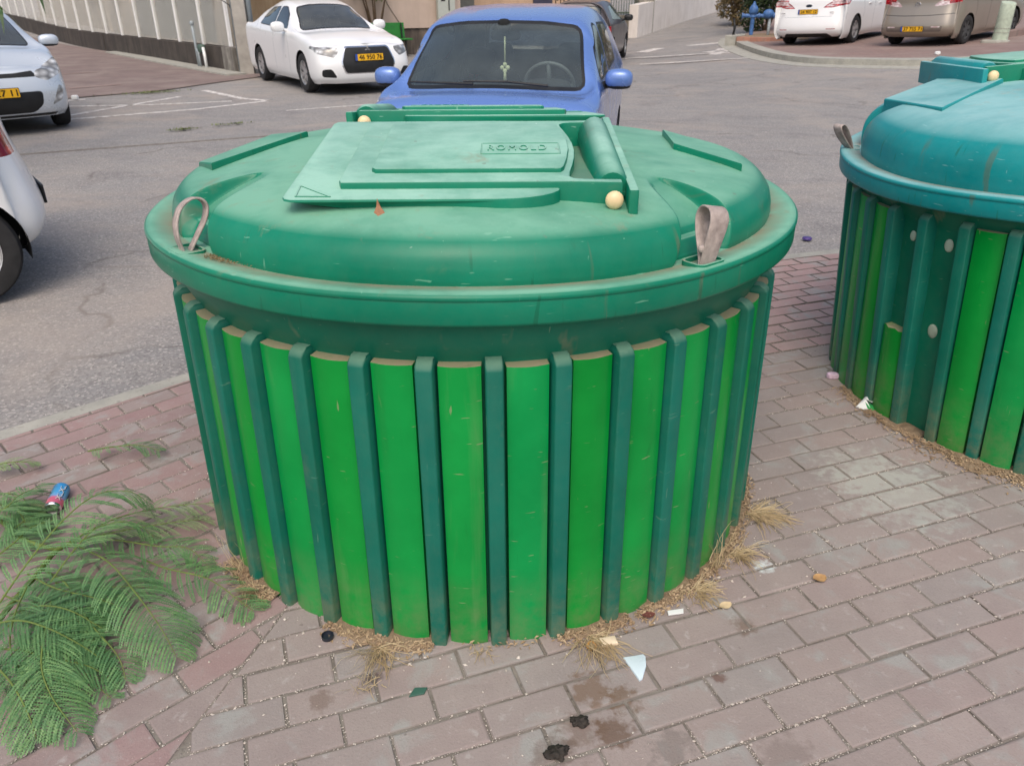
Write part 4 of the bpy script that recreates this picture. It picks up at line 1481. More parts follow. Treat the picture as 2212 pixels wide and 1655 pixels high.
# ---- blue hatchback, facing the camera
BLUE = paint('blue_metallic_paint', lin(98, 132, 198), .2, .24, .05)
sB = dict(L=3.60, hw=.80, H=1.48, zh=.80, zc=.965, xc=.98, xrf=.28, zrf=1.405, xrr=-1.35, zrr=1.42, belt=.95, beltr=1.04, tail='hatch', wb=2.385, wr=.285, rail=.755, wofs=.02, rimmat=M['alloy'])
cB = []
cB += screen('f', [(0, .990), (.30, .985), (.635, .962), (.612, 1.05), (.575, 1.21), (.548, 1.322), (.3, 1.352), (0, 1.358)], 'windscreen', .022, .05, M['screen'])
cB += sidewin([(.58, 1.0), (-.02, 1.02), (-.02, 1.335), (.10, 1.335), (.34, 1.20)])
cB += sidewin([(-.10, 1.02), (-.86, 1.05), (-.80, 1.24), (-.62, 1.325), (-.10, 1.335)])
cB += screen('r', [(0, 1.06), (.55, 1.07), (.47, 1.34), (0, 1.36)], 'rear_window', .03, .06)
cB += [('s', seam([(.60, .98), (.66, .75), (.62, .30)]), 'panel_gap', BLK, 1), ('s', seam([(-.06, 1.0), (-.06, .30)]), 'panel_gap', BLK, 1)]
cB += [('f', rounded([(.38, .66), (.60, .62), (.76, .70), (.74, .80), (.60, .76)], .04), 'headlight', M['headlamp'], 2),
       ('f', rounded([(-.36, .62), (.36, .62), (.40, .70), (-.40, .70)], .02), 'grille', BLK, 1),
       ('f', rounded([(-.5, .26), (.5, .26), (.44, .42), (-.44, .42)], .04), 'lower_grille', BLK, 1),
       ('r', rounded([(.56, .72), (.75, .74), (.70, 1.0), (.60, .98)], .04), 'tail_light', M['redlamp'], 2)]
blue, pB = make_car('parked_hatchback', sB, (.03, 6.69, 0), R(-100.5), 'light blue hatchback with a pale trinket behind its windscreen', cB, BLUE, 'cars parked along the street', 7)
for sg in (1, -1): mirror(blue, .55, .87, 1.0, sg, BLUE, sx=.075, sy=.100, sz=.068)
seats(blue, [(-.12, .235), (-.95, .22)], .30, .60, .34)
ds = MB()
ds.sphere((.72, 0, .86), .30, .66, .10, 24, 10, .6)
ds.sphere((.50, .34, .93), .10, .18, .06, 14, 8, .7)
ds.build('dashboard', M['dark'], blue, smooth=True)
sw = MB()
sw.T = Matrix.Translation((.36, .34, .93)) @ Matrix.Rotation(R(-62), 4, 'Y')
sw.tube([(.185 * math.cos(2 * PI * k / 32), .185 * math.sin(2 * PI * k / 32), 0) for k in range(33)], .014, 8, False)
for a in (0, PI, -PI / 2): sw.tube([(0, 0, -.02), (.18 * math.cos(a + PI / 2), .18 * math.sin(a + PI / 2), 0)], .016, 6)
sw.sphere((0, 0, -.02), .06, .06, .03, 12, 8)
sw.build('steering_wheel', simple('wheel_grey', lin(96, 104, 106), .6), blue, smooth=True)
im = MB()
im.sphere((.34, 0.0, 1.275), .03, .115, .038, 16, 10, .6)
im.tube([(.36, 0, 1.28), (.33, 0, 1.38)], .02, 8)
im.sphere((.40, .0, 1.345), .035, .05, .045, 12, 8, .7)
im.build('inner_mirror', M['dark'], blue, smooth=True)
PALE = simple('pale_green_trinket', lin(196, 206, 170), .6)
tr_ = MB()
tr_.tube([(.40, .005, 1.27), (.405, .005, 1.06)], .006, 6)
for a in range(4): tr_.sphere((.405, .005 + .022 * math.cos(a * PI / 2), 1.055 + .022 * math.sin(a * PI / 2)), .008, .017, .017, 10, 8)
tr_.tube([(.405, .005, 1.05), (.405, .005, .955)], [.006, .016], 6)
tag(tr_.build('hanging_trinket', PALE, blue, smooth=True), 'pale clover trinket on a cord')
wp = MB()
wp.tube([(1.02, .42, .992), (.975, .12, 1.012), (.985, -.18, 1.012)], [.010, .008, .006], 6)
wp.tube([(1.03, -.10, 1.000), (.975, -.42, 1.0), (.945, -.58, 1.0)], [.010, .008, .006], 6)
wp.build('wiper', BLK, blue)

# ---- white saloon, three quarter front
WHITE = paint('white_car_paint', lin(236, 238, 238), 0, .3, .06)
sS = dict(L=4.57, hw=.88, H=1.49, zh=.80, zc=1.0, xc=1.02, xrf=.20, zrf=1.415, xrr=-1.10, zrr=1.40, belt=.98, beltr=1.07, tail='saloon', xd=-1.75, zd=1.10, wb=2.635, wr=.325, rail=.66, wofs=-.03, twin=1, spokes=6, tw=.21, nose=.0)
cS = []
cS += screen('f', [(0, 1.035), (.35, 1.03), (.66, 1.0), (.60, 1.15), (.53, 1.30), (.50, 1.35), (.3, 1.385), (0, 1.395)], 'windscreen', .018, .05, M['glass'])
cS += sidewin([(.52, 1.015), (-.22, 1.04), (-.22, 1.36), (.0, 1.36), (.25, 1.25)], .014, .05, M['tint'])
cS += sidewin([(-.28, 1.04), (-1.15, 1.075), (-1.02, 1.24), (-.78, 1.345), (-.28, 1.36)], .014, .05, M['tint'])
cS += [('f', rounded([(-.44, .34), (.44, .34), (.50, .52), (.40, .775), (-.40, .775), (-.50, .52)], .05), 'grille_frame', M['chrome'], 1),
       ('f', rounded([(-.42, .355), (.42, .355), (.48, .52), (.385, .755), (-.385, .755), (-.48, .52)], .05), 'grille', BLK, 1),
       ('f', rounded([(.52, .68), (.60, .60), (.84, .665), (.86, .76), (.66, .765), (.50, .75)], .03), 'headlight', M['headlamp'], 2),
       ('f', rounded([(.57, .285), (.80, .30), (.80, .42), (.66, .43)], .04), 'fog_light_recess', BLK, 2),
       ('s', seam([(.55, .99), (.62, .75), (.56, .30)]), 'panel_gap', M['pipegrey'], 1), ('s', seam([(-.25, 1.02), (-.27, .30)]), 'panel_gap', M['pipegrey'], 1),
       ('s', rounded([(1.98, .70), (1.72, .74), (1.76, .78), (2.0, .765)], .02), 'headlight', M['headlamp'], 1)]
sed, pS = make_car('parked_saloon', sS, (-3.62, 16.35, 0), R(-58.0), 'white saloon with a wide black grille, parked by the green bench', cS, WHITE, 'cars parked along the street', 6)
for sg in (1, -1): mirror(sed, .50, .99, 1.05, sg, WHITE, WHITE, sx=.08, sy=.12, sz=.085)
seats(sed, [(-.15, .25), (-1.0, .24)], .33, .60, .37)
plate(sed, 2.305, 0, .60, 1, '46 950 76')
em = MB()
em.T = Matrix.Translation((skin_x(sed, 0, .725, 1) - .004, 0, .725)) @ Matrix.Rotation(PI / 2, 4, 'Z') @ Matrix.Rotation(PI / 2, 4, 'X')
for a in (90, 210, 330):
    d = Vector((math.cos(R(a)), math.sin(R(a)))); n_ = Vector((-d.y, d.x))
    q = [(0, 0), tuple(d * .032 + n_ * .018), tuple(d * .062), tuple(d * .032 - n_ * .018)]
    em.prism(q[::-1], 0, .01)
em.build('grille_emblem', M['chrome'], sed)
wd = MB(); wd.sphere((.55, 0, .90), .35, .7, .10, 20, 8, .6); wd.build('dashboard', M['dark'], sed, smooth=True)
for sg in (1, -1):
    f_ = MB(); f_.T = Matrix.Translation((2.12, sg * .68, .36)); f_.sphere((0, 0, 0), .03, .045, .045, 12, 8); f_.build('fog_light', M['clearlamp'], sed, smooth=True)
an = MB(); an.tube([(-1.0, 0, 1.40), (-1.22, 0, 1.66)], .006, 6); an.build('aerial', BLK, sed)

# ---- silver hatchback cut by the left edge
SILVER = paint('silver_paint', lin(205, 214, 222), .3, .3, .06)
sI = dict(L=3.94, hw=.855, H=1.49, zh=.79, zc=.99, xc=1.10, xrf=.22, zrf=1.42, xrr=-1.45, zrr=1.41, belt=.96, beltr=1.08, tail='hatch', wb=2.525, wr=.30, rail=.66)
cI = []
cI += screen('f', [(0, 1.015), (.35, 1.01), (.64, .985), (.58, 1.13), (.52, 1.28), (.48, 1.35), (.3, 1.38), (0, 1.39)], 'windscreen', .014, .05, M['glass'])
cI += sidewin([(.55, 1.0), (-.15, 1.02), (-.15, 1.35), (.05, 1.35), (.30, 1.24)], .014)
cI += sidewin([(-.22, 1.03), (-1.05, 1.07), (-.95, 1.24), (-.70, 1.33), (-.22, 1.35)], .014)
cI += [('f', rounded([(-.50, .665), (.50, .665), (.46, .735), (.25, .715), (-.25, .715), (-.46, .735)], .02), 'upper_grille', BLK, 1),
       ('f', rounded([(-.38, .25), (.38, .25), (.50, .34), (.52, .50), (-.52, .50), (-.50, .34)], .05), 'grille', BLK, 1),
       ('f', rounded([(.47, .665), (.60, .61), (.80, .68), (.84, .86), (.78, .86), (.60, .76), (.50, .735)], .03), 'headlight', M['headlamp'], 2),
       ('f', rounded([(.60, .32), (.74, .38), (.79, .52), (.73, .56)], .03), 'fog_light', M['headlamp'], 2),
       ('f', rounded([(-.62, .20), (.62, .20), (.66, .235), (-.66, .235)], .01), 'front_lip', BLK, 1),
       ('s', seam([(.58, .99), (.66, .75), (.60, .30)]), 'panel_gap', BLK, 1)]
i20, pI = make_car('parked_hatchback', sI, (-7.45, 11.55, 0), R(-52), 'silver hatchback cut off by the left edge of the photo, nose towards the road', cI, SILVER, 'cars parked along the street', 6)
for sg in (1, -1): mirror(i20, .55, .95, 1.02, sg, SILVER, None, sx=.075, sy=.125, sz=.075)
seats(i20, [(-.12, .24)], .32, .60, .36)
plate(i20, 2.0, 0, .50, 1, '15 927 11')
em = MB()
em.T = Matrix.Translation((skin_x(i20, 0, .69, 1) - .004, 0, .69)) @ Matrix.Rotation(PI / 2, 4, 'Z') @ Matrix.Rotation(PI / 2 - .1, 4, 'X')
em.tube([(.075 * math.cos(2 * PI * k / 24), .042 * math.sin(2 * PI * k / 24), .01) for k in range(25)], .008, 6, False)
em.tube([(-.03, -.03, .01), (-.012, .03, .012)], .009, 6); em.tube([(.012, -.03, .01), (.03, .03, .012)], .009, 6); em.tube([(-.022, -.002, .012), (.022, .004, .012)], .008, 6)
em.build('grille_emblem', M['chrome'], i20)
wd = MB(); wd.sphere((.60, 0, .90), .35, .68, .10, 20, 8, .6); wd.build('dashboard', M['dark'], i20, smooth=True)

# ---- rear corner of a white car near the left edge
sN = dict(L=3.6, hw=.80, H=1.47, zh=.80, zc=.98, xc=.95, xrf=.20, zrf=1.41, xrr=-1.30, zrr=1.40, belt=.96, beltr=1.06, tail='hatch', wb=2.40, wr=.29, rail=.68, twin=0, bump=.09, wofs=-.07)
cN = sidewin([(.48, 1.0), (-.15, 1.02), (-.15, 1.35), (.02, 1.35), (.25, 1.24)], .014) + sidewin([(-.22, 1.03), (-.95, 1.07), (-.85, 1.24), (-.65, 1.33), (-.22, 1.35)], .014)
cN += screen('f', [(0, 1.01), (.62, .98), (.49, 1.34), (0, 1.38)], 'windscreen', .014) + screen('r', [(0, 1.10), (.58, 1.11), (.48, 1.32), (0, 1.35)], 'rear_window', .02)
cN += [('s', rounded([(-1.56, .80), (-1.46, .90), (-1.50, 1.02), (-2.1, 1.03), (-2.1, .765), (-1.66, .765)], .03), 'tail_light', M['redlamp'], 1),
       ('r', rounded([(.56, .765), (.90, .765), (.90, 1.03), (.64, 1.02)], .03), 'tail_light', M['redlamp'], 2),
       ('s', seam([(-1.45, .70), (-1.47, .34)]), 'panel_gap', M['pipegrey'], 1), ('s', seam([(-.18, 1.0), (-.2, .30)]), 'panel_gap', BLK, 1)]
near, pN = make_car('parked_hatchback', sN, (-4.47, 3.93, 0), R(218), 'white car at the left edge showing only its rear wheel and red tail lamp', cN, WHITE, 'cars parked along the street', 6)
seats(near, [(-.12, .24)], .32, .60, .36)
plate(near, -1.8, 0, .46, -1, '82 316 54')

# ---- dark hatchback seen from behind
DARK = paint('dark_grey_paint', lin(72, 68, 74), .2, .4, .22, .4)
sD = dict(L=3.95, hw=.82, H=1.42, zh=.78, zc=.94, xc=.95, xrf=.15, zrf=1.36, xrr=-1.50, zrr=1.37, belt=.93, beltr=.97, tail='hatch', wb=2.45, wr=.29, rail=.68, rimmat=M['alloy'], bump=.10)
cD = sidewin([(.55, .96), (-.15, .975), (-.15, 1.30), (.0, 1.30), (.28, 1.18)], .014) + sidewin([(-.22, .975), (-1.15, 1.0), (-1.02, 1.22), (-.90, 1.285), (-.22, 1.30)], .014)
cD += screen('r', [(0, .99), (.58, 1.0), (.50, 1.26), (0, 1.29)], 'rear_window', .02, .05, M['tint']) + screen('f', [(0, .98), (.62, .95), (.49, 1.28), (0, 1.33)], 'windscreen', .014)
cD += [('r', rounded([(.55, .66), (.90, .66), (.90, .86), (.55, .86)], .02), 'tail_light', M['redlamp'], 2), ('s', rounded([(-1.70, .67), (-2.2, .67), (-2.2, .86), (-1.73, .86)], .02), 'tail_light', M['redlamp'], 1),
       ('s', seam([(-.18, .96), (-.2, .30)]), 'panel_gap', BLK, 1), ('s', seam([(.62, .94), (.64, .70), (.58, .3)]), 'panel_gap', BLK, 1)]
dk, pD = make_car('parked_hatchback', sD, (2.03, 21.85, 0), R(75), 'dark grey hatchback seen from behind, half hidden by the blue car', cD, DARK, 'cars parked along the street', 5)
for sg in (1, -1): mirror(dk, .52, .93, 1.0, sg, BLK)
seats(dk, [(-.12, .24), (-.95, .24)], .30, .58, .36)
plate(dk, -1.93, 0, .62, -1, '61 204 17')

# ---- white estate, rear
sM = dict(L=4.84, hw=.94, H=1.50, zh=.84, zc=1.02, xc=1.10, xrf=.25, zrf=1.43, xrr=-2.05, zrr=1.43, belt=1.0, beltr=1.10, tail='hatch', wb=2.85, wr=.335, rail=.66, twin=1, spokes=5, tw=.22, bump=.10)
cM = sidewin([(.55, 1.04), (-.22, 1.06), (-.22, 1.37), (.05, 1.37), (.30, 1.26)], .014, .05, M['tint']) + sidewin([(-.28, 1.06), (-1.15, 1.09), (-1.15, 1.36), (-.28, 1.37)], .014, .05, M['tint']) + sidewin([(-1.22, 1.10), (-1.85, 1.13), (-1.75, 1.32), (-1.22, 1.36)], .014, .05, M['tint'])
cM += screen('r', [(0, 1.13), (.62, 1.14), (.54, 1.34), (0, 1.37)], 'rear_window', .02, .05, M['tint']) + screen('f', [(0, 1.06), (.64, 1.02), (.49, 1.36), (0, 1.40)], 'windscreen', .014)
LIT = M['clearlamp']
cM += [('r', rounded([(.36, .90), (.60, .90), (.95, .96), (.95, 1.10), (.66, 1.075), (.50, 1.00)], .03), 'tail_light', M['redlamp'], 2), ('r', rounded([(.42, .925), (.60, .925), (.87, .985), (.86, 1.06), (.66, 1.045), (.52, .985)], .03), 'clear_lens', LIT, 2),
       ('s', rounded([(-2.08, .95), (-2.5, .95), (-2.5, 1.11), (-2.0, 1.10), (-1.90, 1.06)], .03), 'tail_light', M['redlamp'], 1), ('s', rounded([(-2.10, .975), (-2.5, .975), (-2.5, 1.07), (-2.04, 1.08), (-1.98, 1.06)], .03), 'clear_lens', LIT, 1),
       ('r', rounded([(-.66, .20), (.66, .20), (.54, .31), (-.54, .31)], .03), 'lower_valance', BLK, 1), ('r', rounded([(.52, .40), (.74, .40), (.74, .418), (.52, .418)], .005), 'reflector', M['redlamp'], 2),
       ('s', seam([(-.25, 1.04), (-.27, .30)]), 'panel_gap', M['pipegrey'], 1), ('s', seam([(-1.05, 1.05), (-.95, .75), (-1.0, .60)]), 'panel_gap', M['pipegrey'], 1),
       ('r', seam([(-.62, .70), (.62, .70)], .004), 'panel_gap', M['pipegrey'], 1)]
mon, pM = make_car('parked_estate', sM, (9.30, 23.9, gz(9.3, 23.9) + .075), R(48), 'white estate car beside the blue hydrant, rear towards the road', cM, WHITE, 'cars parked along the street', 6)
seats(mon, [(-.12, .24), (-1.0, .24)], .32, .60, .36)
plate(mon, -2.345, 0, .82, -1, '24 907 12')
em = MB()
em.T = Matrix.Translation((skin_x(mon, 0, .955, -1), 0, .955)) @ Matrix.Scale(.35, 4, (1, 0, 0))
em.sphere((0, 0, 0), .03, .085, .036, 18, 10)
em.build('badge', simple('dark_badge', lin(28, 40, 52), .3), mon, smooth=True)
for y in (-.62, .66):
    b = MB(); b.box(-2.335, -2.318, y - .05, y + .05, .79, .803); b.build('badge', M['chrome'], mon)
dh = MB()
for sg in (1, -1): dh.bbox(-.72, -.52, sg * .945 - .012, sg * .945 + .012, .90, .925, .004); dh.bbox(.02 + .0, .22, sg * .945 - .012, sg * .945 + .012, .88, .905, .004)
dh.build('door_handle', WHITE, mon)
for sg in (1, -1): mirror(mon, .55, 1.02, 1.07, sg, WHITE)

# ---- beige hatchback, rear three quarter
BEIGE = paint('champagne_paint', lin(150, 142, 130), .35, .34, .12)
sZ = dict(L=4.46, hw=.877, H=1.47, zh=.80, zc=.98, xc=1.10, xrf=.22, zrf=1.40, xrr=-1.62, zrr=1.39, belt=.97, beltr=1.09, tail='hatch', wb=2.64, wr=.315, rail=.65, rimmat=M['alloydark'], spokes=7, bump=.13)
cZ = sidewin([(.55, 1.01), (-.22, 1.03), (-.22, 1.34), (.05, 1.34), (.30, 1.23)], .014, .05, M['tint']) + sidewin([(-.28, 1.04), (-1.15, 1.09), (-1.0, 1.22), (-.78, 1.31), (-.28, 1.34)], .014, .05, M['tint'])
cZ += screen('r', [(0, 1.15), (.58, 1.16), (.48, 1.31), (0, 1.34)], 'rear_window', .02, .05, M['tint']) + screen('f', [(0, 1.02), (.64, .98), (.49, 1.34), (0, 1.37)], 'windscreen', .014)
cZ += [('r', rounded([(.36, .86), (.54, .87), (.90, .93), (.90, 1.07), (.62, 1.04), (.45, .95)], .04), 'tail_light', LIT, 2), ('r', rounded([(.66, .90), (.95, .94), (.95, 1.08), (.68, 1.045)], .03), 'red_lens', M['redlamp'], 2),
       ('s', rounded([(-1.78, 1.0), (-2.3, .93), (-2.3, 1.07), (-1.80, 1.06)], .03), 'tail_light', M['redlamp'], 1),
       ('r', seam([(-.80, .70), (-.3, .675), (.3, .675), (.80, .70)], .006), 'panel_gap', BLK, 1),
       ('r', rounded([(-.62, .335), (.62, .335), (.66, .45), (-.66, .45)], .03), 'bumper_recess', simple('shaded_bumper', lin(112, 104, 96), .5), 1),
       ('r', rounded([(.42, .425), (.60, .425), (.60, .447), (.42, .447)], .006), 'reflector', LIT, 2),
       ('s', seam([(-.25, 1.02), (-.27, .30)]), 'panel_gap', BLK, 1), ('s', seam([(-1.08, 1.04), (-.98, .75), (-1.0, .60)]), 'panel_gap', BLK, 1)]
maz, pZ = make_car('parked_hatchback', sZ, (11.1, 21.3, gz(11.1, 21.3) + .075), R(40), 'beige hatchback parked between the white estate and the round bollard', cZ, BEIGE, 'cars parked along the street', 6)
seats(maz, [(-.12, .24), (-1.0, .24)], .32, .60, .36)
plate(maz, -2.235, 0, .40, -1, '37 755 71')
em = MB()
em.T = Matrix.Translation((skin_x(maz, 0, .905, -1) + .004, 0, .905)) @ Matrix.Rotation(-PI / 2, 4, 'Z') @ Matrix.Rotation(PI / 2, 4, 'X')
em.tube([(.06 * math.cos(2 * PI * k / 24), .046 * math.sin(2 * PI * k / 24), .01) for k in range(25)], .007, 6, False)
em.tube([(-.05, .02, .012), (0, -.008, .012), (.05, .02, .012)], .007, 6)
em.build('badge', M['chrome'], maz)
for sg in (1, -1): mirror(maz, .55, .97, 1.03, sg, BEIGE)

# ---------------------------------------------------------------- walls, fence, buildings
def wall(name, a, b, t, z0, z1, mats, label, cat, side=1, zf=None):
    """straight wall from a to b, thickness t to the far side, cut in lengths so that it follows the ground"""
    A, B = Vector(a), Vector(b)
    d = (B - A); L = d.length; d.normalize(); n = Vector((-d.y, d.x)) * side
    N = max(1, int(L / 1.5))
    m = MB(); vs, fs = [], []
    for i in range(N + 1):
        p = A + d * L * i / N
        g = gz(p.x, p.y)
        for q, z in ((p, z0), (p, z1), (p + n * t, z1), (p + n * t, z0)):
            vs.append((q.x, q.y, g + z))
    for i in range(N):
        for k in range(4):
            j = (k + 1) % 4
            f = (i * 4 + k, (i + 1) * 4 + k, (i + 1) * 4 + j, i * 4 + j)
            fs.append(f if side > 0 else f[::-1])
    fs += [(0, 1, 2, 3), (4 * N + 3, 4 * N + 2, 4 * N + 1, 4 * N)]
    m.add(vs, fs)
    o = m.build(name, mats)
    return tag(o, label, cat) if label else o

FA, FB = Vector((-6.5, 19.3)), Vector((-20, 35.6))
fd = (FB - FA).normalized(); fn = Vector((fd.y, -fd.x)) * -1     # away from the road
def fp(s, o=0.0): return FA + fd * s + Vector((-fd.y, fd.x)) * -o
low = empty('low_wall', (FA.x, FA.y, 0), 0, 'dark stained low concrete wall carrying the white mesh fence', 'wall')
def lowwall(name, s0, s1, z1, mt, t0=0.0, t1=.22):
    a, b = fp(s0), fp(s1)
    A, B = a - Vector((FA.x, FA.y)), b - Vector((FA.x, FA.y))
    m = MB()
    n = Vector((-fd.y, fd.x)) * -1
    N = max(1, int(abs(s1 - s0) / 1.5)); vs, fs = [], []
    for i in range(N + 1):
        p = A + (B - A) * i / N
        g = gz(p.x + FA.x, p.y + FA.y)
        for q, z in ((p + n * t0, -.3), (p + n * t0, z1), (p + n * t1, z1), (p + n * t1, -.3)): vs.append((q.x, q.y, g + z))
    for i in range(N):
        for k in range(4):
            j = (k + 1) % 4
            fs.append((i * 4 + k, (i + 1) * 4 + k, (i + 1) * 4 + j, i * 4 + j))
    fs += [(0, 1, 2, 3), (4 * N + 3, 4 * N + 2, 4 * N + 1, 4 * N)]
    m.add(vs, fs)
    return m.build(name, mt, low)
NRM = Vector((-fd.y, fd.x)) * -1
lowwall('wall_base', 0, 10.1, .50, M['wall_dark'])
lowwall('raised_base', 10.1, 34, .50, M['wall_dark'], -.02, .2)
lowwall('end_pier', -.62, -.002, .52, plaster('rough_pier', lin(150, 146, 138), lin(120, 116, 108), lin(84, 80, 74), 0, 1.2, .9, 6), -.10, .34)
fence = empty('mesh_fence', (FA.x, FA.y, .50), 0, 'white welded mesh fence on posts on the low wall', 'fence')
po = None
SP = 1.68
nb = 20
def post_h(i): return 1.04
for i in range(nb):
    s = -.10 + SP * i
    p = fp(s, .10)
    if po is None:
        m = MB(); m.T = Matrix.Rotation(math.atan2(fd.y, fd.x), 4, 'Z')
        m.bbox(-.045, .045, -.03, .03, -.02, 1.06, .006)
        po = q = m.build('post', M['postwhite'], fence)
    else:
        q = po.copy(); COL.objects.link(q); q.parent = fence
    q.location = (p.x - FA.x, p.y - FA.y, gz(p.x, p.y))
pan = None
for i in range(nb - 1):
    a = fp(-.10 + SP * i, .10); b = fp(-.10 + SP * (i + 1), .10)
    m = MB()
    ang = math.atan2(fd.y, fd.x)
    if pan is None:
        m.T = Matrix.Rotation(ang, 4, 'Z')
        for k in range(41):
            z = .03 + k * .025
            m.box(.035, SP - .035, -.002, .002, z - .0022, z + .0022)
        for k in range(26):
            x = .06 + k * .0625
            m.box(x - .002, x + .002, .002, .006, .02, 1.04)
        m.box(.03, SP - .03, -.012, .012, 1.03, 1.055)
        pan = q = m.build('mesh_panel', M['meshwire'], fence)
    else:
        q = pan.copy(); COL.objects.link(q); q.parent = fence
    q.location = (a.x - FA.x, a.y - FA.y, gz(a.x, a.y))
for i, (s0, s1) in enumerate(((.80, 1.52), (1.64, 3.20), (3.32, 4.88), (5.00, 6.56))):
    m = MB(); m.T = Matrix.Rotation(math.atan2(fd.y, fd.x), 4, 'Z')
    m.box(s0, s1, -.155, -.150, .06, 1.0)
    m.build('shade_sheet', M['shade'], fence)
# rendered house wall behind the fence
hA, hB = fp(-.4, 2.2), fp(34, 3.0)
hw_ = wall('house_wall', (hA.x, hA.y), (hB.x, hB.y), .4, -.2, 5.5, M['wall_grey'], 'grimy beige house wall running behind the white mesh fence', 'wall', -1)
bs = MB()
for k in range(7):
    s = 3 + k * 3.4
    a = fp(s, 2.14)
    bs.T = Matrix.Translation((a.x, a.y, gz(a.x, a.y))) @ Matrix.Rotation(math.atan2(fd.y, fd.x), 4, 'Z')
    bs.box(0, .9 + .5 * (k % 3), -.04, -.004, 1.3, 2.6)
bs.build('wall_panel', M['wall_beige'], hw_)
# earth coloured garden wall between fence end and pole
gw = wall('garden_wall', (-6.15, 19.75), (-5.0, 21.6), .3, -.1, 3.2, plaster('earth_render', lin(150, 128, 100), lin(166, 148, 122), lin(118, 92, 62), 0, 2.2, .9, 2), 'earth brown wall end between the fence and the concrete pole', 'wall', 1)

# concrete power pole with conduit
pl_ = empty('utility_pole', (-5.82, 18.62, 0), 0, 'square concrete pole with a metal conduit beside the white saloon', 'pole')
m = MB()
vs = []
for z, a in ((-.3, .150), (6.0, .115)): vs += [(-a, -a, z), (a, -a, z), (a, a, z), (-a, a, z)]
m.add(vs, [(0, 1, 5, 4), (1, 2, 6, 5), (2, 3, 7, 6), (3, 0, 4, 7), (4, 5, 6, 7)])
m.build('shaft', M['pole'], pl_)
m = MB(); m.tube([(.205, -.05, .0), (.19, -.05, 6)], .055, 12); m.build('conduit', M['pipegrey'], pl_, smooth=True)
m = MB(); m.tube([(-.172, -.08, .0), (-.150, -.08, 6)], .018, 8); m.build('cable', M['pipegrey'], pl_, smooth=True)
for k in range(4):
    m = MB(); m.sphere((-.27 + .03 * k, -.02, 1.95 - .20 * k), .045, .045, .05, 10, 8); m.tube([(-.27 + .03 * k, -.02, 1.95 - .2 * k), (-.14, 0, 1.95 - .2 * k)], .012, 6)
    m.build('insulator', BLK, pl_, smooth=True)
m = MB(); m.tube([(-.75, .3, 1.75), (-.45, .1, 1.5), (-.20, -.02, 1.36)], .010, 6); m.tube([(-.62, .3, 2.6), (-.42, .1, 2.1), (-.28, -.02, 1.96)], .010, 6); m.build('wire', BLK, pl_, smooth=True)

# building behind the saloon and the blue car
bld = empty('apartment_building', (-5.0, 23.6, 0), math.atan2(2.2, 4.9), 'pink beige rendered building with a stained dark base behind the bench', 'building')
def bpart(name, x0, x1, y0, y1, z0, z1, mt, bev=0):
    m = MB(); m.box(x0, x1, y0, y1, z0, z1) if not bev else m.bbox(x0, x1, y0, y1, z0, z1, bev)
    return m.build(name, mt, bld)
bpart('wall', -1.6, 3.9, .0, 6, .69, 6, M['wall_beige'])
bpart('base', -1.6, 3.9, .06, 6, -.3, .688, M['wall_base'])
bpart('gate', -1.55, -.62, -.05, -.002, .25, 2.2, simple('mauve_sheet', lin(136, 112, 108), .6, var=.12))
bpart('wall_return', 3.9, 10.5, 2.6, 6.2, .0, 6, plaster('warm_render', lin(190, 160, 134), lin(200, 170, 142), lin(150, 128, 108), 0, 3, .4))
bpart('roller_shutter', 3.96, 5.35, 2.52, 2.598, .3, 3, M['shutter'])
bpart('door', 7.5, 8.2, 2.54, 2.598, .1, 2.4, M['navy'])
m = MB(); m.tube([(1.2, -.012, 2.4), (1.72, -.012, 1.3), (2.1, -.012, .72)], .012, 6); m.build('wall_crack', simple('crack_shadow', lin(140, 128, 120), .9), bld)
cab = empty('meter_cabinet', (-1.86, 24.75, .72), math.atan2(2.2, 4.9), 'pale grey meter cabinet on the corner of the pink beige building', 'cabinet')
m = MB(); m.bbox(-.22, .30, -.03, .12, 0, 1.6, .01); m.build('case', M['greybox'], cab)
m = MB(); m.box(-.12, .0, -.036, -.028, .66, .72); m.box(.10, .13, -.045, -.028, .42, .80); m.build('handle', BLK, cab)

# green bench
bn = empty('park_bench', (-3.62, 23.78, 0), math.atan2(2.2, 4.9), 'green park bench against the dark wall base behind the white saloon', 'bench')
m = MB(); m.T = Matrix.Rotation(R(-8), 4, 'X'); m.bbox(-.75, .72, -.02, .02, .46, .86, .01); m.build('backrest', M['benchgreen'], bn)
m = MB(); m.bbox(-.75, .80, -.44, -.06, .42, .46, .01); m.build('seat', M['benchgreen'], bn)
for x in (-.6, .62):
    m = MB(); m.tube([(x, -.42, 0), (x, -.34, .28), (x, -.36, .42)], [.03, .022, .03], 6); m.tube([(x, .04, 0), (x, -.06, .25), (x, -.02, .46), (x, .04, .84)], [.03, .022, .025, .02], 6); m.tube([(x, -.40, .40), (x, 0, .40)], .025, 6)
    m.build('leg', BLK, bn)

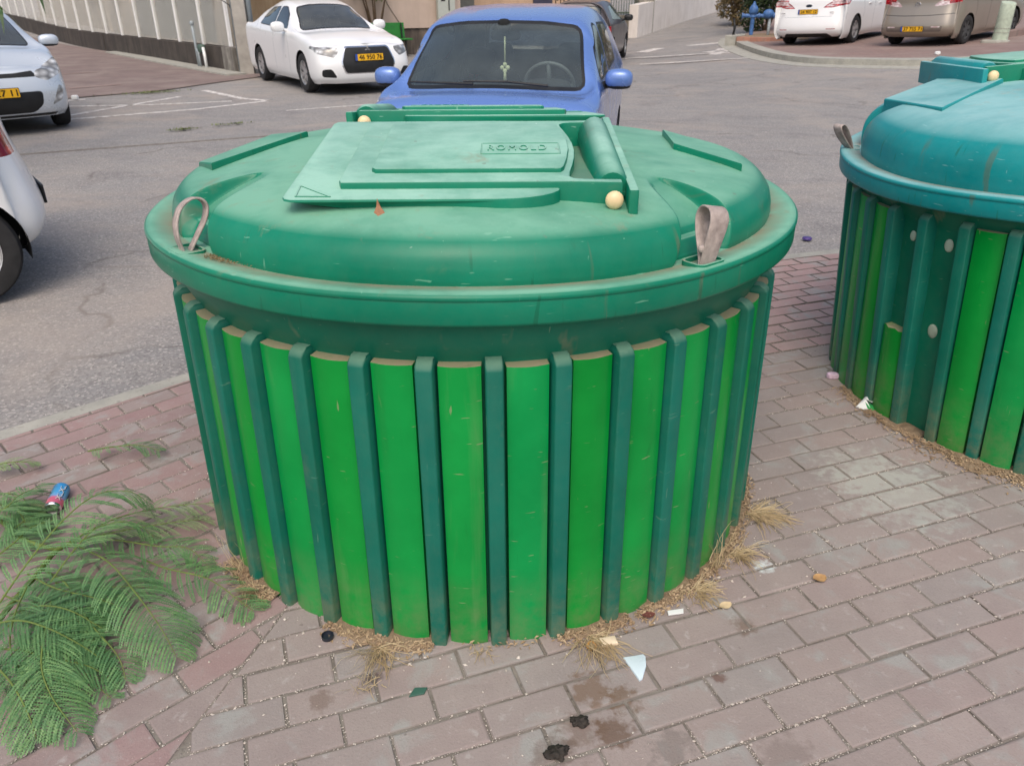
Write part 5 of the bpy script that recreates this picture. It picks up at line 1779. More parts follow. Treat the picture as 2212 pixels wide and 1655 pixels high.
# white retaining wall on the far side street and what stands above it
rw = wall('retaining_wall', (4.7, 31.4), (9.9, 41.2), .35, -.2, 1.08, M['wall_white'], 'flaking whitewashed retaining wall along the side street', 'wall', 1)
rl = empty('iron_railing', (3.6, 32.4, gz(3.6, 32.4)), R(8), 'dark green iron railing above the end of the white wall', 'railing')
m = MB()
for k in range(13): m.box(.0 + k * .10, .02 + k * .10, -.01, .01, .7, 1.75)
m.build('bars', M['rail'], rl)
m = MB(); m.box(-.02, 1.28, -.02, .02, 1.70, 1.76); m.box(-.02, 1.28, -.02, .02, .78, .83); m.build('rails', M['rail'], rl)
m = MB(); m.box(-.1, 1.35, -.05, .25, -.1, .72); m.build('plinth', M['wall_grey'], rl)
gp_ = empty('gate_pillar', (5.15, 33.0, gz(5.15, 33)), R(15), 'beige gate pillar beside the green railing', 'pillar')
m = MB(); m.bbox(-.32, .32, -.2, .2, -.2, 2.6, .01); m.build('shaft', M['wall_grey'], gp_)
m = MB(); m.bbox(-.38, .38, -.26, .26, 2.6, 2.72, .01); m.build('cap', M['wall_grey'], gp_)
cp = empty('carport', (7.8, 38.2, gz(7.8, 38.2)), R(62), 'grey green corrugated carport behind the white wall', 'carport')
m = MB()
for k in range(40): m.box(-4 + k * .2, -4 + k * .2 + .12, -.03, .02, .6, 3.2)
m.box(-4, 4, .02, .06, .6, 3.2)
m.build('side_panel', simple('corrugated_green', lin(84, 92, 84), .6, var=.2), cp)
m = MB(); m.box(-4.2, 4.2, -.2, 4, 3.2, 3.3); m.build('roof', M['shutter'], cp)
# leaf clumps -----------------------------------------------------------------
def leaves(mb, c, rx, ry, rz, n, size, seed, shell=.35, droop=0.0):
    r = random.Random(seed)
    vs, fs = [], []
    lobes = [(Vector((r.uniform(-.6, .6) * rx, r.uniform(-.6, .6) * ry, r.uniform(-.55, .7) * rz)), r.uniform(.35, .6)) for _ in range(9)]
    for i in range(n):
        lb, lr = lobes[i % len(lobes)]
        v = Vector((r.gauss(0, 1), r.gauss(0, 1), r.gauss(0, 1))).normalized() * (shell + (1 - shell) * r.random()) ** .6 * lr
        p = Vector(c) + lb + Vector((v.x * rx, v.y * ry, v.z * rz))
        if p.z < gz(p.x, p.y) + .03: continue
        a = Vector((r.gauss(0, 1), r.gauss(0, 1), r.gauss(0, .7) - droop)).normalized()
        b = a.cross(Vector((r.gauss(0, 1), r.gauss(0, 1), r.gauss(0, 1)))).normalized()
        s = size * r.uniform(.6, 1.4)
        k = len(vs)
        vs += [p - a * s, p - b * s * .38 + a * s * .1, p + a * s, p + b * s * .38 + a * s * .1]
        fs.append((k, k + 1, k + 2, k + 3))
    mb.add(vs, fs)
def bush(name, x, y, rx, ry, rz, zc, n, size, seed, label, cat, mt, trunk=None):
    e = empty(name, (x, y, gz(x, y)), 0, label, cat)
    t = MB()
    r = random.Random(seed)
    for k in range(7):
        a = r.uniform(0, 2 * PI)
        t.tube(curve([(r.uniform(-.1, .1), r.uniform(-.1, .1), -.05), (rx * .25 * math.cos(a), ry * .25 * math.sin(a), zc * .5), (rx * .6 * math.cos(a), ry * .6 * math.sin(a), zc + rz * r.uniform(-.2, .5))], 7), [.05, .045, .04, .03, .025, .018, .01], 6)
    t.build('trunk', M['trunk'], e, smooth=True)
    m = MB()
    leaves(m, (x, y, gz(x, y) + zc), rx, ry, rz, n, size, seed)
    for i, v in enumerate(m.v): m.v[i] = v - Vector((x, y, gz(x, y)))
    m.build('crown', mt, e)
    return e
bush('hedge_bush', 8.95, 29.8, 1.35, 1.2, 1.7, 1.55, 5200, .085, 1, 'dense dark green bush behind the blue hydrant', 'bush', M['hedge'])
bush('hedge_bush', 10.2, 27.6, 1.0, 1.0, 1.5, 1.3, 2600, .085, 2, 'dark green bush half hidden by the white estate', 'bush', M['hedge'])
bush('dry_shrub', 8.9, 33.6, 1.1, 1.0, 1.0, .75, 2600, .08, 3, 'dry brownish shrub beside the thin street pole', 'bush', M['dryleaf'])
bush('dark_shrub', 6.9, 36.6, .9, .9, 1.8, 2.0, 1600, .10, 4, 'dark shrub rising behind the white wall', 'bush', M['hedge'])
bush('wall_shrub', -3.75, 23.9, .62, .22, .22, 1.62, 420, .05, 5, 'small shrub against the beige wall above the white saloon', 'bush', M['weed'])
bush('wall_shrub', 1.6, 26.8, .5, .22, .20, 1.5, 240, .05, 6, 'green sprig showing above the roof of the blue car', 'bush', M['hedge'])

sp = empty('street_pole', (9.3, 37.4, gz(9.3, 37.4)), 0, 'thin grey street pole at the end of the side street', 'pole')
m = MB(); m.tube([(0, 0, -.2), (0, 0, 4)], .05, 10); m.build('shaft', M['pipegrey'], sp, smooth=True)

# blue water hydrant manifold
hy = empty('water_hydrant', (8.02, 26.9, gz(8.02, 26.9)), R(-12), 'blue painted water manifold with two capped valves beside the white estate', 'hydrant')
bl = M['bluepaint']
for i, x in enumerate((-.38, .62)):
    m = MB()
    m.T = Matrix.Translation((x, 0, 0))
    m.lathe([(.001, -.1), (.085, -.1), (.085, .02), (.062, .03), (.062, .62), (.10, .64), (.10, .70), (.085, .72), (.13, .76), (.14, .80), (.13, .90), (.10, .95), (.05, 1.0), (.03, 1.08), (.001, 1.09)], 20)
    m.build('valve', bl, hy, auto=40)
m = MB(); m.T = Matrix.Translation((0, 0, .68)); m.tube([(-.72, 0, 0), (.75, 0, 0)], .055, 12)
for x in (-.70, -.2, .25, .72): m.tube([(x - .02, 0, 0), (x + .02, 0, 0)], .085, 14)
m.sphere((.08, 0, .05), .17, .12, .14, 14, 10)
m.build('pipe', bl, hy, auto=40)
m = MB(); m.tube([(.14, .02, .62), (.14, .02, 0), ], .045, 10); m.tube([(.36, .04, .6), (.36, .04, .2), (.62, .1, .1)], .03, 8); m.build('riser', M['pipegrey'], hy, smooth=True)
m = MB(); m.tube([(-.95, -.1, 0), (-.90, -.1, .35), (-.95, -.05, .6)], .035, 8); m.build('hose_stub', BLK, hy, smooth=True)

# planter kerb in red brick
pk = empty('planter_edge', (7.3, 24.95, gz(7.3, 24.95)), R(-33), 'low red brick planter edge in front of the blue hydrant', 'planter')
m = MB(); m.bbox(-.62, .95, -.08, .1, -.1, .20, .01); m.build('brick_edge', paved('red_edging', lin(176, 128, 108), lin(164, 116, 98), lin(140, 112, 98), 0), pk)
m = MB(); m.bbox(-.95, -.63, -.12, .12, -.1, .24, .03); m.bbox(.96, 1.2, -.1, .12, -.1, .18, .03); m.build('concrete_end', M['concrete'], pk)
m = MB(); m.box(-.9, 1.4, .1, 3.2, -.1, .17); m.build('soil', M['soil'], pk)

# bollard with mortar foot, red kerb behind it
bo = empty('bollard', (11.42, 19.75, gz(11.42, 19.75) + .085), 0, 'pale grey green round bollard with a chipped slanted top near the beige hatchback', 'bollard')
m = MB()
n = 28; vs, fs = [], []
for k in range(n):
    a = 2 * PI * k / n
    c_, s_ = math.cos(a), math.sin(a)
    zt = .83 + .03 * s_ - .10 * max(0, 1 - abs(((a - R(285) + PI) % (2 * PI)) - PI) / .30)
    for r_, z in ((.175, -.1), (.165, .1), (.16, .5), (.158, zt - .012), (.150, zt)): vs.append((r_ * c_, r_ * s_, z))
for k in range(n):
    k2 = (k + 1) % n
    for i in range(4): fs.append((k * 5 + i, k2 * 5 + i, k2 * 5 + i + 1, k * 5 + i + 1))
b0 = len(vs); vs.append((0, 0, .81))
for k in range(n): fs.append((k * 5 + 4, ((k + 1) % n) * 5 + 4, b0))
m.add(vs, fs)
m.build('shaft', M['bollard'], bo, auto=50)
m = MB(); r2 = random.Random(4)
m.prism([((.30 + r2.uniform(-.05, .08)) * math.cos(2 * PI * k / 16) - .08, (.26 + r2.uniform(-.05, .06)) * math.sin(2 * PI * k / 16)) for k in range(16)], -.05, .045, .03)
m.build('mortar_foot', M['concrete'], bo, auto=60)
for z in (.20, .29):
    m = MB(); m.lathe([(.1655, z - .006), (.170, z - .004), (.170, z + .004), (.1655, z + .006)], 28); m.build('wire_band', M['concrete'], bo)
rk = wall('red_kerb', (12.05, 20.6), (14.6, 22.6), .22, 0, .22, M['redlot'], 'low red kerb running off behind the round bollard', 'kerb', 1)

# concrete apron along the foot of the low wall
ap = MB()
strip(ap, [tuple(fp(-1.2, -.38)), tuple(fp(1.5, -.36)), tuple(fp(5.0, -.30)), tuple(fp(9.0, -.16))], -.30, .16, -.05, .035)
tag(ap.build('path', M['concrete'], auto=40), kind='structure')
# stand pipe and meter by the low wall
wm = empty('water_meter', (-7.35, 20.05, 0), R(-52), 'grey and green water meter pipes in front of the dark low wall', 'water meter')
m = MB(); m.tube([(-.28, 0, 0), (-.30, 0, .45), (-.32, 0, .95)], .032, 10); m.sphere((-.32, 0, .97), .05, .05, .06); m.tube([(-.28, .02, .4), (.15, .02, .42)], .025, 8); m.tube([(-.1, -.02, 0), (-.12, -.02, .35), (-.28, 0, .42)], .025, 8)
m.build('pipe', M['pipegrey'], wm, smooth=True)
m = MB(); m.sphere((.08, .0, .44), .13, .08, .10, 12, 8, .7); m.build('meter_body', simple('meter_green', lin(70, 92, 82), .6), wm, smooth=True)
m = MB(); m.tube([(.20, 0, .46), (.30, -.02, .30), (.33, -.03, .0)], .035, 8); m.build('outlet', M['white'], wm, smooth=True)

# palm leaning in at the top left
pm = empty('palm', (-6.3, 8.4, 0), 0, 'palm fronds hanging in at the top left corner', 'palm')
m = MB(); m.tube(curve([(0, 0, -.1), (.05, 0, 1.0), (.1, 0, 2.1)], 9), [.17, .15, .14, .135, .13, .13, .13, .14, .15], 12); m.build('trunk', M['trunk'], pm, smooth=True)
r3 = random.Random(8)
for k in range(11):
    a = (R(-24), R(-8), R(14))[k] if k < 3 else R(30 + 37 * k)
    m = MB()
    ln = (1.86, 1.80, 1.9)[k] if k < 3 else 1.3
    dz = (-.66, -.52, -.40)[k] if k < 3 else -.3
    c = curve([(.1, 0, 2.15), (.1 + ln * .45 * math.cos(a), ln * .45 * math.sin(a), 2.30 + dz * .3), (.1 + ln * math.cos(a), ln * math.sin(a), 2.12 + dz)], 16)
    m.tube(c, .012, 5)
    for i in range(3, 16):
        t = (c[i] - c[i - 1]).normalized(); sd = t.cross(Vector((0, 0, 1))).normalized()
        for sg in (-1, 1):
            d_ = (sd * sg * .7 + t * .8 + Vector((0, 0, -.55 + r3.uniform(-.2, .2)))).normalized()
            L_ = .34 * (1 - .5 * abs(i - 8) / 9) * r3.uniform(.8, 1.15)
            p0 = c[i]; w_ = Vector((0, 0, 1)).cross(d_).normalized() * .017
            m.add([p0 - w_ * .5, p0 + d_ * L_ * .4 - w_ + Vector((0, 0, .02)), p0 + d_ * L_ + Vector((0, 0, -.05)), p0 + d_ * L_ * .4 + w_ + Vector((0, 0, .02)), p0 + w_ * .5], [(0, 1, 2, 3, 4)])
    m.build('frond', M['palm'], pm)

# ---------------------------------------------------------------- cut branch with feathery leaves
FR = dict(
 f1=[(-1.437, 1.628, .03), (-1.393, 1.767, .10), (-1.336, 1.894, .16), (-1.28, 1.989, .18), (-1.203, 2.033, .16), (-1.147, 2.042, .10)],
 f2=[(-1.366, 1.925, .05), (-1.26, 2.015, .07), (-1.13, 2.09, .06), (-.984, 2.157, .03)],
 f3=[(-1.327, 1.894, .06), (-1.159, 1.765, .10), (-1.011, 1.62, .10), (-.919, 1.53, .07), (-.86, 1.465, .03)],
 f4=[(-1.16, 1.894, .02), (-1.023, 1.809, .04), (-.89, 1.774, .03), (-.77, 1.688, .02), (-.724, 1.658, .01)],
 f5=[(-1.257, 1.626, .08), (-1.194, 1.486, .10), (-1.152, 1.388, .09), (-1.094, 1.317, .06), (-1.003, 1.245, .02)],
 f6=[(-1.401, 1.904, .04), (-1.297, 1.934, .06), (-1.174, 1.98, .06), (-1.055, 2.041, .04), (-.99, 2.075, .02)],
 f7=[(-1.413, 1.927, .04), (-1.257, 1.935, .05), (-1.085, 1.9, .05), (-.99, 1.90, .04), (-.90, 1.83, .01)],
 f8=[(-1.588, 2.489, .03), (-1.495, 2.485, .05), (-1.397, 2.497, .05), (-1.31, 2.486, .03)],
 f9=[(-1.767, 2.19, .05), (-1.654, 2.161, .06), (-1.60, 2.12, .04), (-1.56, 2.08, .02)],
 f10=[(-1.892, 2.365, .04), (-1.801, 2.386, .05), (-1.727, 2.41, .03)],
 f11=[(-1.363, 1.519, .10), (-1.271, 1.514, .12), (-1.194, 1.499, .11), (-1.106, 1.473, .08), (-1.041, 1.459, .03)],
 f12=[(-1.315, 1.429, .08), (-1.206, 1.346, .09), (-1.132, 1.277, .06), (-1.098, 1.233, .02)],
 f13=[(-1.412, 1.776, .05), (-1.274, 1.681, .08), (-1.152, 1.643, .08), (-1.081, 1.639, .05)],
 f14=[(-1.623, 1.895, .04), (-1.569, 1.96, .06), (-1.562, 2.045, .05), (-1.549, 2.123, .03)],
 f16=[(-1.36, 1.60, .06), (-1.27, 1.60, .09), (-1.17, 1.57, .10), (-1.08, 1.55, .05)],
 f17=[(-1.32, 1.75, .04), (-1.22, 1.70, .06), (-1.12, 1.72, .05), (-1.02, 1.74, .03)],
)
branch = empty('cut_branch', (-1.36, 1.8, 0), 0, 'cut green branch with feathery leaves lying on the pavers left of the green container', 'branch')
bo_ = Vector((-1.36, 1.8, 0))
m = MB()
m.tube([Vector(p) - bo_ for p in curve([(-1.404, 1.487, .02), (-1.398, 1.653, .04), (-1.385, 1.776, .05), (-1.386, 1.881, .05), (-1.35, 1.92, .05)], 14)], .008, 7)
m.tube([Vector(p) - bo_ for p in curve([(-1.75, 2.1, .03), (-1.644, 2.034, .05), (-1.516, 1.938, .05), (-1.40, 1.90, .04)], 12)], .007, 7)
m.build('twig', M['stem'], branch, smooth=True)
def frond(key, pts, pl, npair, width, droop, pale, seed, sparse=0.0):
    r = random.Random(seed)
    c = [Vector(p) - bo_ for p in curve(pts, 60)]
    m = MB()
    m.tube(c[::3], [.0030 * (1 - .7 * i / 20) for i in range(len(c[::3]))], 6)
    m.mi = 1
    n = len(c)
    ro = r.uniform(-.35, .35)
    for k in range(npair):
        f = .10 + .88 * k / (npair - 1)
        i = min(n - 2, int(f * (n - 1)))
        t = (c[i + 1] - c[i]).normalized()
        up = Vector((math.sin(ro) * .5, math.cos(ro * 3) * .2, 1)).normalized()
        sd = t.cross(up).normalized(); nu = sd.cross(t).normalized()
        for sg in (-1, 1):
            if r.random() < sparse: continue
            L = pl * (math.sin(PI * (.16 + .80 * f)) ** .7) * r.uniform(.88, 1.08)
            a0 = c[i]
            d0 = (sd * sg * .86 + t * .52 + nu * r.uniform(-.10, .34)).normalized()
            m_ = []
            N = max(8, int(L / .0062))
            p = a0.copy(); d = d0.copy()
            st = L / N
            vs, fs = [], []
            for q in range(N):
                d = (d + Vector((0, 0, -droop * (1.0 / N))) + t * (.25 / N)).normalized()
                p = p + d * st
                if p.z < .004: p.z = .004 + r.random() * .002; d.z = max(d.z, 0)
                w = d.cross(nu).normalized()
                lw = width * (math.sin(PI * (.12 + .84 * q / N)) ** .6) * r.uniform(.85, 1.1)
                lift = nu * .12
                for s2 in (-1, 1):
                    e = (w * s2 * .92 + d * .38 + lift).normalized()
                    b = len(vs)
                    wd = d * st * .62
                    tip = p + e * lw
                    vs += [p - wd * .5, p + e * lw * .55 - wd, tip, p + e * lw * .55 + wd * .9]
                    fs.append((b, b + 1, b + 2, b + 3))
            m.add(vs, fs)
            # fine rib of the leaflet
    o = m.build('frond', [M['stem'], M['frondpale'] if pale else M['frond']], branch)
    return o
rj = random.Random(77)
for k, (src, dx, dy, dz) in enumerate((('f3', -.10, -.06, -.03), ('f5', -.10, .05, .0), ('f5', .03, .10, -.03), ('f1', .05, -.10, -.05), ('f11', .03, -.06, -.03), ('f13', -.02, -.08, .0), ('f14', .05, -.06, .0), ('f14', -.06, .10, .03), ('f9', .02, -.08, .02))):
    FR['g%d' % k] = [(p[0] + dx + rj.uniform(-.015, .015), p[1] + dy + rj.uniform(-.015, .015), max(.012, p[2] + dz)) for p in FR[src]]
for i, (k, pts) in enumerate(FR.items()):
    big = k in ('f1', 'f3', 'f5')
    frond(k, pts, {'f1': .125, 'f3': .135, 'f5': .125, 'f4': .10, 'f8': .085, 'f10': .05, 'f9': .065}.get(k, .10), 27 if big else 20, .0090 if k != 'f8' else .0075, .9 if big else .55,
          k in ('f2', 'f9', 'f10', 'f6'), 40 + i, .25 if k in ('f8', 'f9', 'f10', 'f14') else .04)

# ---------------------------------------------------------------- litter
def at_top(name, mb, mats, loc, label, cat, rz=0.0, smooth=False, auto=None, group=None):
    o = mb.build(name, mats, None, smooth=smooth, auto=auto)
    o.location = loc; o.rotation_euler = (0, 0, rz)
    return tag(o, label, cat, group)
# slim drink can
def canmat():
    m, nt, p = nmat('printed_can')
    v = coord(nt)
    x = nd(nt, 'ShaderNodeSeparateXYZ', {0: v}).outputs[0]
    n = noise(nt, v, 60, 4)
    r = nd(nt, 'ShaderNodeValToRGB', {0: mr(nt, mth(nt, 'ADD', x, mr(nt, n, .3, .7, -.004, .004)), -.068, .068)})
    e = r.color_ramp.elements
    e[0].position = 0; e[0].color = lin(228, 110, 130)
    e[1].position = .30; e[1].color = lin(232, 120, 150)
    for pos, c in ((.36, lin(150, 180, 230)), (.5, lin(90, 185, 240)), (.85, lin(60, 160, 222)), (1.0, lin(40, 120, 175))):
        k = e.new(pos); k.color = c
    out(nt, p, r.outputs[0], .3)
    p.inputs['Metallic'].default_value = .35
    return m
can = empty('drink_can', (-1.548, 2.19, .0262), R(104), 'slim blue and pink drink can lying among the feathery leaves', 'can')
m = MB()
m.lathe([(.0262, -.058), (.0265, -.05), (.0265, .050), (.0262, .058)], 32, 'x')
m.build('can_body', canmat(), can, smooth=True)
m = MB()
m.lathe([(.001, -.064), (.019, -.064), (.021, -.066), (.0235, -.064), (.0262, -.058)], 32, 'x')
m.lathe([(.0262, .058), (.0235, .064), (.022, .066), (.0205, .064), (.0195, .0625), (.001, .0625)], 32, 'x')
m.build('can_end', M['chrome'], can, smooth=True)
vs, fs = text_geo('XLXL', .026, 1.0, .0)
bx = max(v.x for v in vs) - min(v.x for v in vs)
for col_, off, nm in ((M['platetext'], -.0035, 'lettering_shadow'), (M['white'], 0, 'lettering')):
    t = MB()
    for v in vs: pass
    bm = bmesh.new()
    vv = [bm.verts.new((v.x * .088 / bx + .004, v.y * .9 + off, 0)) for v in vs]
    for f in fs:
        try: bm.faces.new([vv[i] for i in f])
        except ValueError: pass
    q = []
    for v in bm.verts:
        a = R(38) - v.co.y / .0268
        v.co = Vector((v.co.x, -math.sin(a) * -.0268 * -1, math.cos(a) * .0268)) if False else Vector((v.co.x, -.0269 * math.sin(a), .0269 * math.cos(a))) * 1.0
    if off == 0:
        for v in bm.verts: v.co.y *= 1.01; v.co.z *= 1.01
    me = bpy.data.meshes.new(nm); bm.to_mesh(me); bm.free(); me.materials.append(col_)
    o = bpy.data.objects.new(nm, me); COL.objects.link(o); o.parent = can

m = MB(); m.prism([(-.028, .026), (-.005, -.052), (.004, -.047), (.024, -.008), (.030, .022), (.026, .031), (.002, .028)], .001, .007, .0012)
at_top('tile_shard', m, simple('glazed_white', lin(206, 222, 230), .3, var=.03), (.316, 1.465, 0), 'pointed white tile shard on the pavers in front of the green container', 'shard', R(6), auto=30)
m = MB(); m.lathe([(.001, .004), (.013, .004), (.0145, .007), (.0150, .012), (.0162, .012), (.0165, .004), (.0155, .001), (.001, .001)], 24)
at_top('bottle_cap', m, [simple('dark_cap', lin(34, 40, 50), .4)], (-.50, 1.565, .003), 'dark upturned bottle cap by the foot of the green container', 'bottle cap', auto=40)
m = MB(); m.bbox(-.022, .022, -.013, .013, .0, .014, .003)
at_top('stone_chip', m, simple('cream_stone', lin(226, 208, 180), .8, bmp=.4), (.253, 1.542, 0), 'cream coloured block of stone by the dry grass', 'stone', R(12), auto=30)
def dead_leaf(mt, L, wd, curl):
    m = MB(); vs, fs = [], []
    for i in range(7):
        t = i / 6
        w_ = wd * max(0.0, math.sin(PI * (t * .92 + .04))) ** .8
        for j in (-1, 0, 1): vs.append((L * (t - .5), w_ * j, .003 + curl * abs(j) + curl * 1.2 * (t - .5) ** 2 * 2))
    for i in range(6):
        for j in range(2): fs.append((i * 3 + j, i * 3 + j + 1, (i + 1) * 3 + j + 1, (i + 1) * 3 + j))
    return m.add(vs, fs)
at_top('fallen_leaf', dead_leaf(0, .036, .014, .004), simple('orange_leaf', lin(182, 136, 72), .8, var=.25, scale=40), (.206, 1.527, 0), 'orange brown leaf beside the cream stone chip', 'leaf', R(80), smooth=True)
at_top('fallen_leaf', dead_leaf(0, .042, .018, .005), simple('tan_leaf', lin(176, 138, 92), .8, var=.25, scale=40), (.904, 1.789, 0), 'tan leaf alone on the pavers right of the green container', 'leaf', R(15), smooth=True)
at_top('fallen_leaf', dead_leaf(0, .040, .014, .003), simple('pale_leaf', lin(206, 184, 146), .8, var=.15, scale=40), (.599, 1.679, 0), 'pale yellowish leaf near the litter at the foot of the green container', 'leaf', R(25), smooth=True)
at_top('fallen_leaf', dead_leaf(0, .038, .012, .003), simple('red_leaf', lin(104, 58, 50), .8, var=.2, scale=40), (.375, 1.639, .004), 'dark red leaf in the dry litter at the foot of the green container', 'leaf', R(10), smooth=True)
m = MB(); m.prism([(-.024, -.007), (.020, -.010), (.027, .006), (-.02, .009)], .001, .005, .001)
at_top('paper_scrap', m, M['white'], (.452, 1.652, .004), 'small white scrap next to the dark red leaf', 'paper', R(14))
# brown curled leaf caught under the flap
m = MB()
m.add([(-.004, .004, .058), (-.006, .0, .040), (.004, -.004, .041), (-.017, -.002, .018), (.0, -.020, .026), (.018, -.006, .020), (-.019, -.014, .004), (-.008, -.026, .010), (.004, -.022, .002), (.013, -.026, .009), (.021, -.012, .003), (.001, .002, .044)],
      [(0, 1, 11), (0, 11, 2), (1, 3, 4), (1, 4, 11), (11, 4, 2), (2, 4, 5), (3, 6, 7), (3, 7, 4), (4, 7, 8), (4, 8, 9), (4, 9, 5), (5, 9, 10)])
at_top('curled_leaf', m, simple('brown_leaf', lin(150, 108, 80), .8, var=.2, scale=60), (-.298, 1.748, 1.083), 'curled brown leaf lying on the cover below the flap edge', 'leaf', 0, smooth=True)
# crumpled paper with green print, by the second container
m = MB()
m.add([(-.045, -.02, .004), (.0, .03, .052), (.06, .0, .006), (.02, -.04, .003), (-.01, -.005, .040)], [(0, 3, 4), (0, 4, 1), (4, 2, 1)])
m.mi = 1
m.add([(-.012, -.012, .031), (.050, -.010, .009), (.018, -.041, .006), (.0, -.03, .012)], [(0, 3, 2, 1)])
at_top('paper_wrapper', m, [M['white'], simple('green_print', lin(38, 140, 70), .5)], (1.48, 2.85, 0), 'folded white wrapper with green print by the second container', 'wrapper', R(-20))
m = MB(); m.sphere((0, 0, .012), .028, .018, .014, 8, 6, .6)
at_top('paper_scrap', m, simple('pink_paper', lin(214, 188, 206), .8, var=.2, scale=50), (1.44, 3.13, 0), 'pinkish crumpled scrap at the foot of the second container', 'paper', auto=30)
m = MB(); m.lathe([(.001, .014), (.028, .014), (.032, .010), (.033, .0)], 20)
at_top('bottle_cap', m, simple('purple_plastic', lin(74, 56, 120), .4), (2.08, 5.33, 0), 'purple cap on the road edge between the two containers', 'bottle cap', smooth=True)
m = MB(); m.prism([(-.02, -.008), (.018, -.012), (.03, .004), (.0, .014)], .0, .004, .001)
at_top('paper_scrap', m, simple('greenish_shard', lin(60, 96, 84), .4), (-.243, 1.383, 0), 'dark green glass chip in a paver joint in front of the green container', 'shard', R(20))
r4 = random.Random(21)
for (x, y, s, lab) in ((.154, 1.292, .020, 'black dropping by the brown stain on the pavers'), (.097, 1.207, .025, 'larger black dropping at the bottom edge of the pavers')):
    m = MB()
    m.sphere((0, 0, .004), s, s * .8, s * .42, 28, 18)
    for i, v in enumerate(m.v):
        q = Vector((v.x, v.y, v.z)) / s
        k = 1 + .55 * mnoise.noise(q * 1.6 + Vector((x * 50, 0, 0))) + .40 * mnoise.noise(q * 4.2) + .2 * mnoise.noise(q * 9)
        m.v[i] = Vector((v.x * k, v.y * k, max(.0, v.z * k)))
    at_top('dropping', m, simple('black_dropping', lin(46, 40, 34), .7, var=.4, scale=60, bmp=.5), (x, y, 0), lab, 'dropping', smooth=True)
for (x, y, lab) in ((-7.35, 13.9, 'white litter bit on the brick paving beside the silver car'), (9.1, 17.9, 'small white litter on the brick parking lot')):
    m = MB(); m.sphere((0, 0, .03), .06, .04, .035, 8, 6, .6)
    at_top('litter_bit', m, M['white'], (x, y, gz(x, y) + (.085 if x > 0 else .004)), lab, 'litter', auto=30)

# loose pale grit in the joints and on the pavers
gv = MB()
r5 = random.Random(17)
octf = [(0, 2, 4), (2, 1, 4), (1, 3, 4), (3, 0, 4), (2, 0, 5), (1, 2, 5), (3, 1, 5), (0, 3, 5)]
def peb(x, y, z, s):
    a = r5.uniform(0, PI); c_, s_ = math.cos(a), math.sin(a)
    k1, k2, k3 = s * r5.uniform(.7, 1.4), s * r5.uniform(.6, 1), s * r5.uniform(.5, .9)
    gv.add([(x + c_ * k1, y + s_ * k1, z), (x - c_ * k1, y - s_ * k1, z), (x - s_ * k2, y + c_ * k2, z), (x + s_ * k2, y - c_ * k2, z), (x, y, z + k3), (x, y, z - k3)], octf)
cnt = 0
for (ax, ay, bx_, by_) in JOINTS:
    cx, cy = (ax + bx_) / 2, (ay + by_) / 2
    dens = max(0.0, mnoise.noise(Vector((cx * 2.3, cy * 2.3, 3))) + .32) * (2.2 if cy < 2.0 else 1.0) * (1.0 if cy < 3 else .35)
    L = math.hypot(bx_ - ax, by_ - ay)
    for k in range(int(L * 115 * dens + r5.random())):
        t = r5.random()
        s = min(.0042, r5.lognormvariate(-6.5, .42))
        peb(ax + (bx_ - ax) * t + r5.gauss(0, .0022), ay + (by_ - ay) * t + r5.gauss(0, .0022), -.0025 + r5.random() * .003, s)
for k in range(420):
    x, y = r5.uniform(-1.4, 2.2), 1.1 + r5.random() ** 1.6 * 2.4
    if (x - B1[0]) ** 2 + (y - B1[1]) ** 2 < .97 ** 2: continue
    peb(x, y, .001, min(.005, r5.lognormvariate(-6.5, .5)))
for k in range(160):
    a = r5.uniform(-PI, 0); rr_ = .97 + abs(r5.gauss(0, .06))
    peb(B1[0] + rr_ * math.cos(a), B1[1] + rr_ * math.sin(a), .002, min(.007, r5.lognormvariate(-6.0, .5)))
gravel = gv.build('gravel', M['pebble'])
tag(gravel, 'pale grit scattered in the paver joints', 'gravel', kind='stuff')

# dry litter and straw around the feet of the containers
ds_ = MB()
def litter(c, a0, a1, n, spread, rad, zt=.012):
    for k in range(n):
        a = R(r5.uniform(a0, a1)); rr_ = rad + abs(r5.gauss(0, spread)) - .01
        x, y = c[0] + rr_ * math.cos(a), c[1] + rr_ * math.sin(a)
        s = r5.uniform(.003, .010); th = r5.uniform(0, PI)
        z = .001 + max(0, zt * (1 - (rr_ - rad) / (spread * 2.2))) * r5.random()
        c_, s_ = math.cos(th) * s, math.sin(th) * s
        ds_.add([(x - c_, y - s_, z), (x + s_ * .4, y - c_ * .4, z + .002), (x + c_, y + s_, z + r5.uniform(0, .004)), (x - s_ * .4, y + c_ * .4, z + .003)], [(0, 1, 2, 3)])
for a0, a1, n, sp_ in ((-142, -127, 380, .030), (-115, -96, 420, .024), (-92, -76, 40, .012), (-76, -63, 300, .022), (-62, -28, 700, .022), (-28, -5, 160, .02)): litter(B1, a0, a1, n, sp_, .955)
for a0, a1, n, sp_ in ((-178, -150, 350, .03), (-152, -120, 800, .045), (-118, -95, 160, .02)): litter(B2, a0, a1, n, sp_, .955)
tag(ds_.build('leaf_litter', M['litter']), 'crumbled dry leaf litter at the feet of the containers', 'leaf litter', kind='stuff')
so = MB()
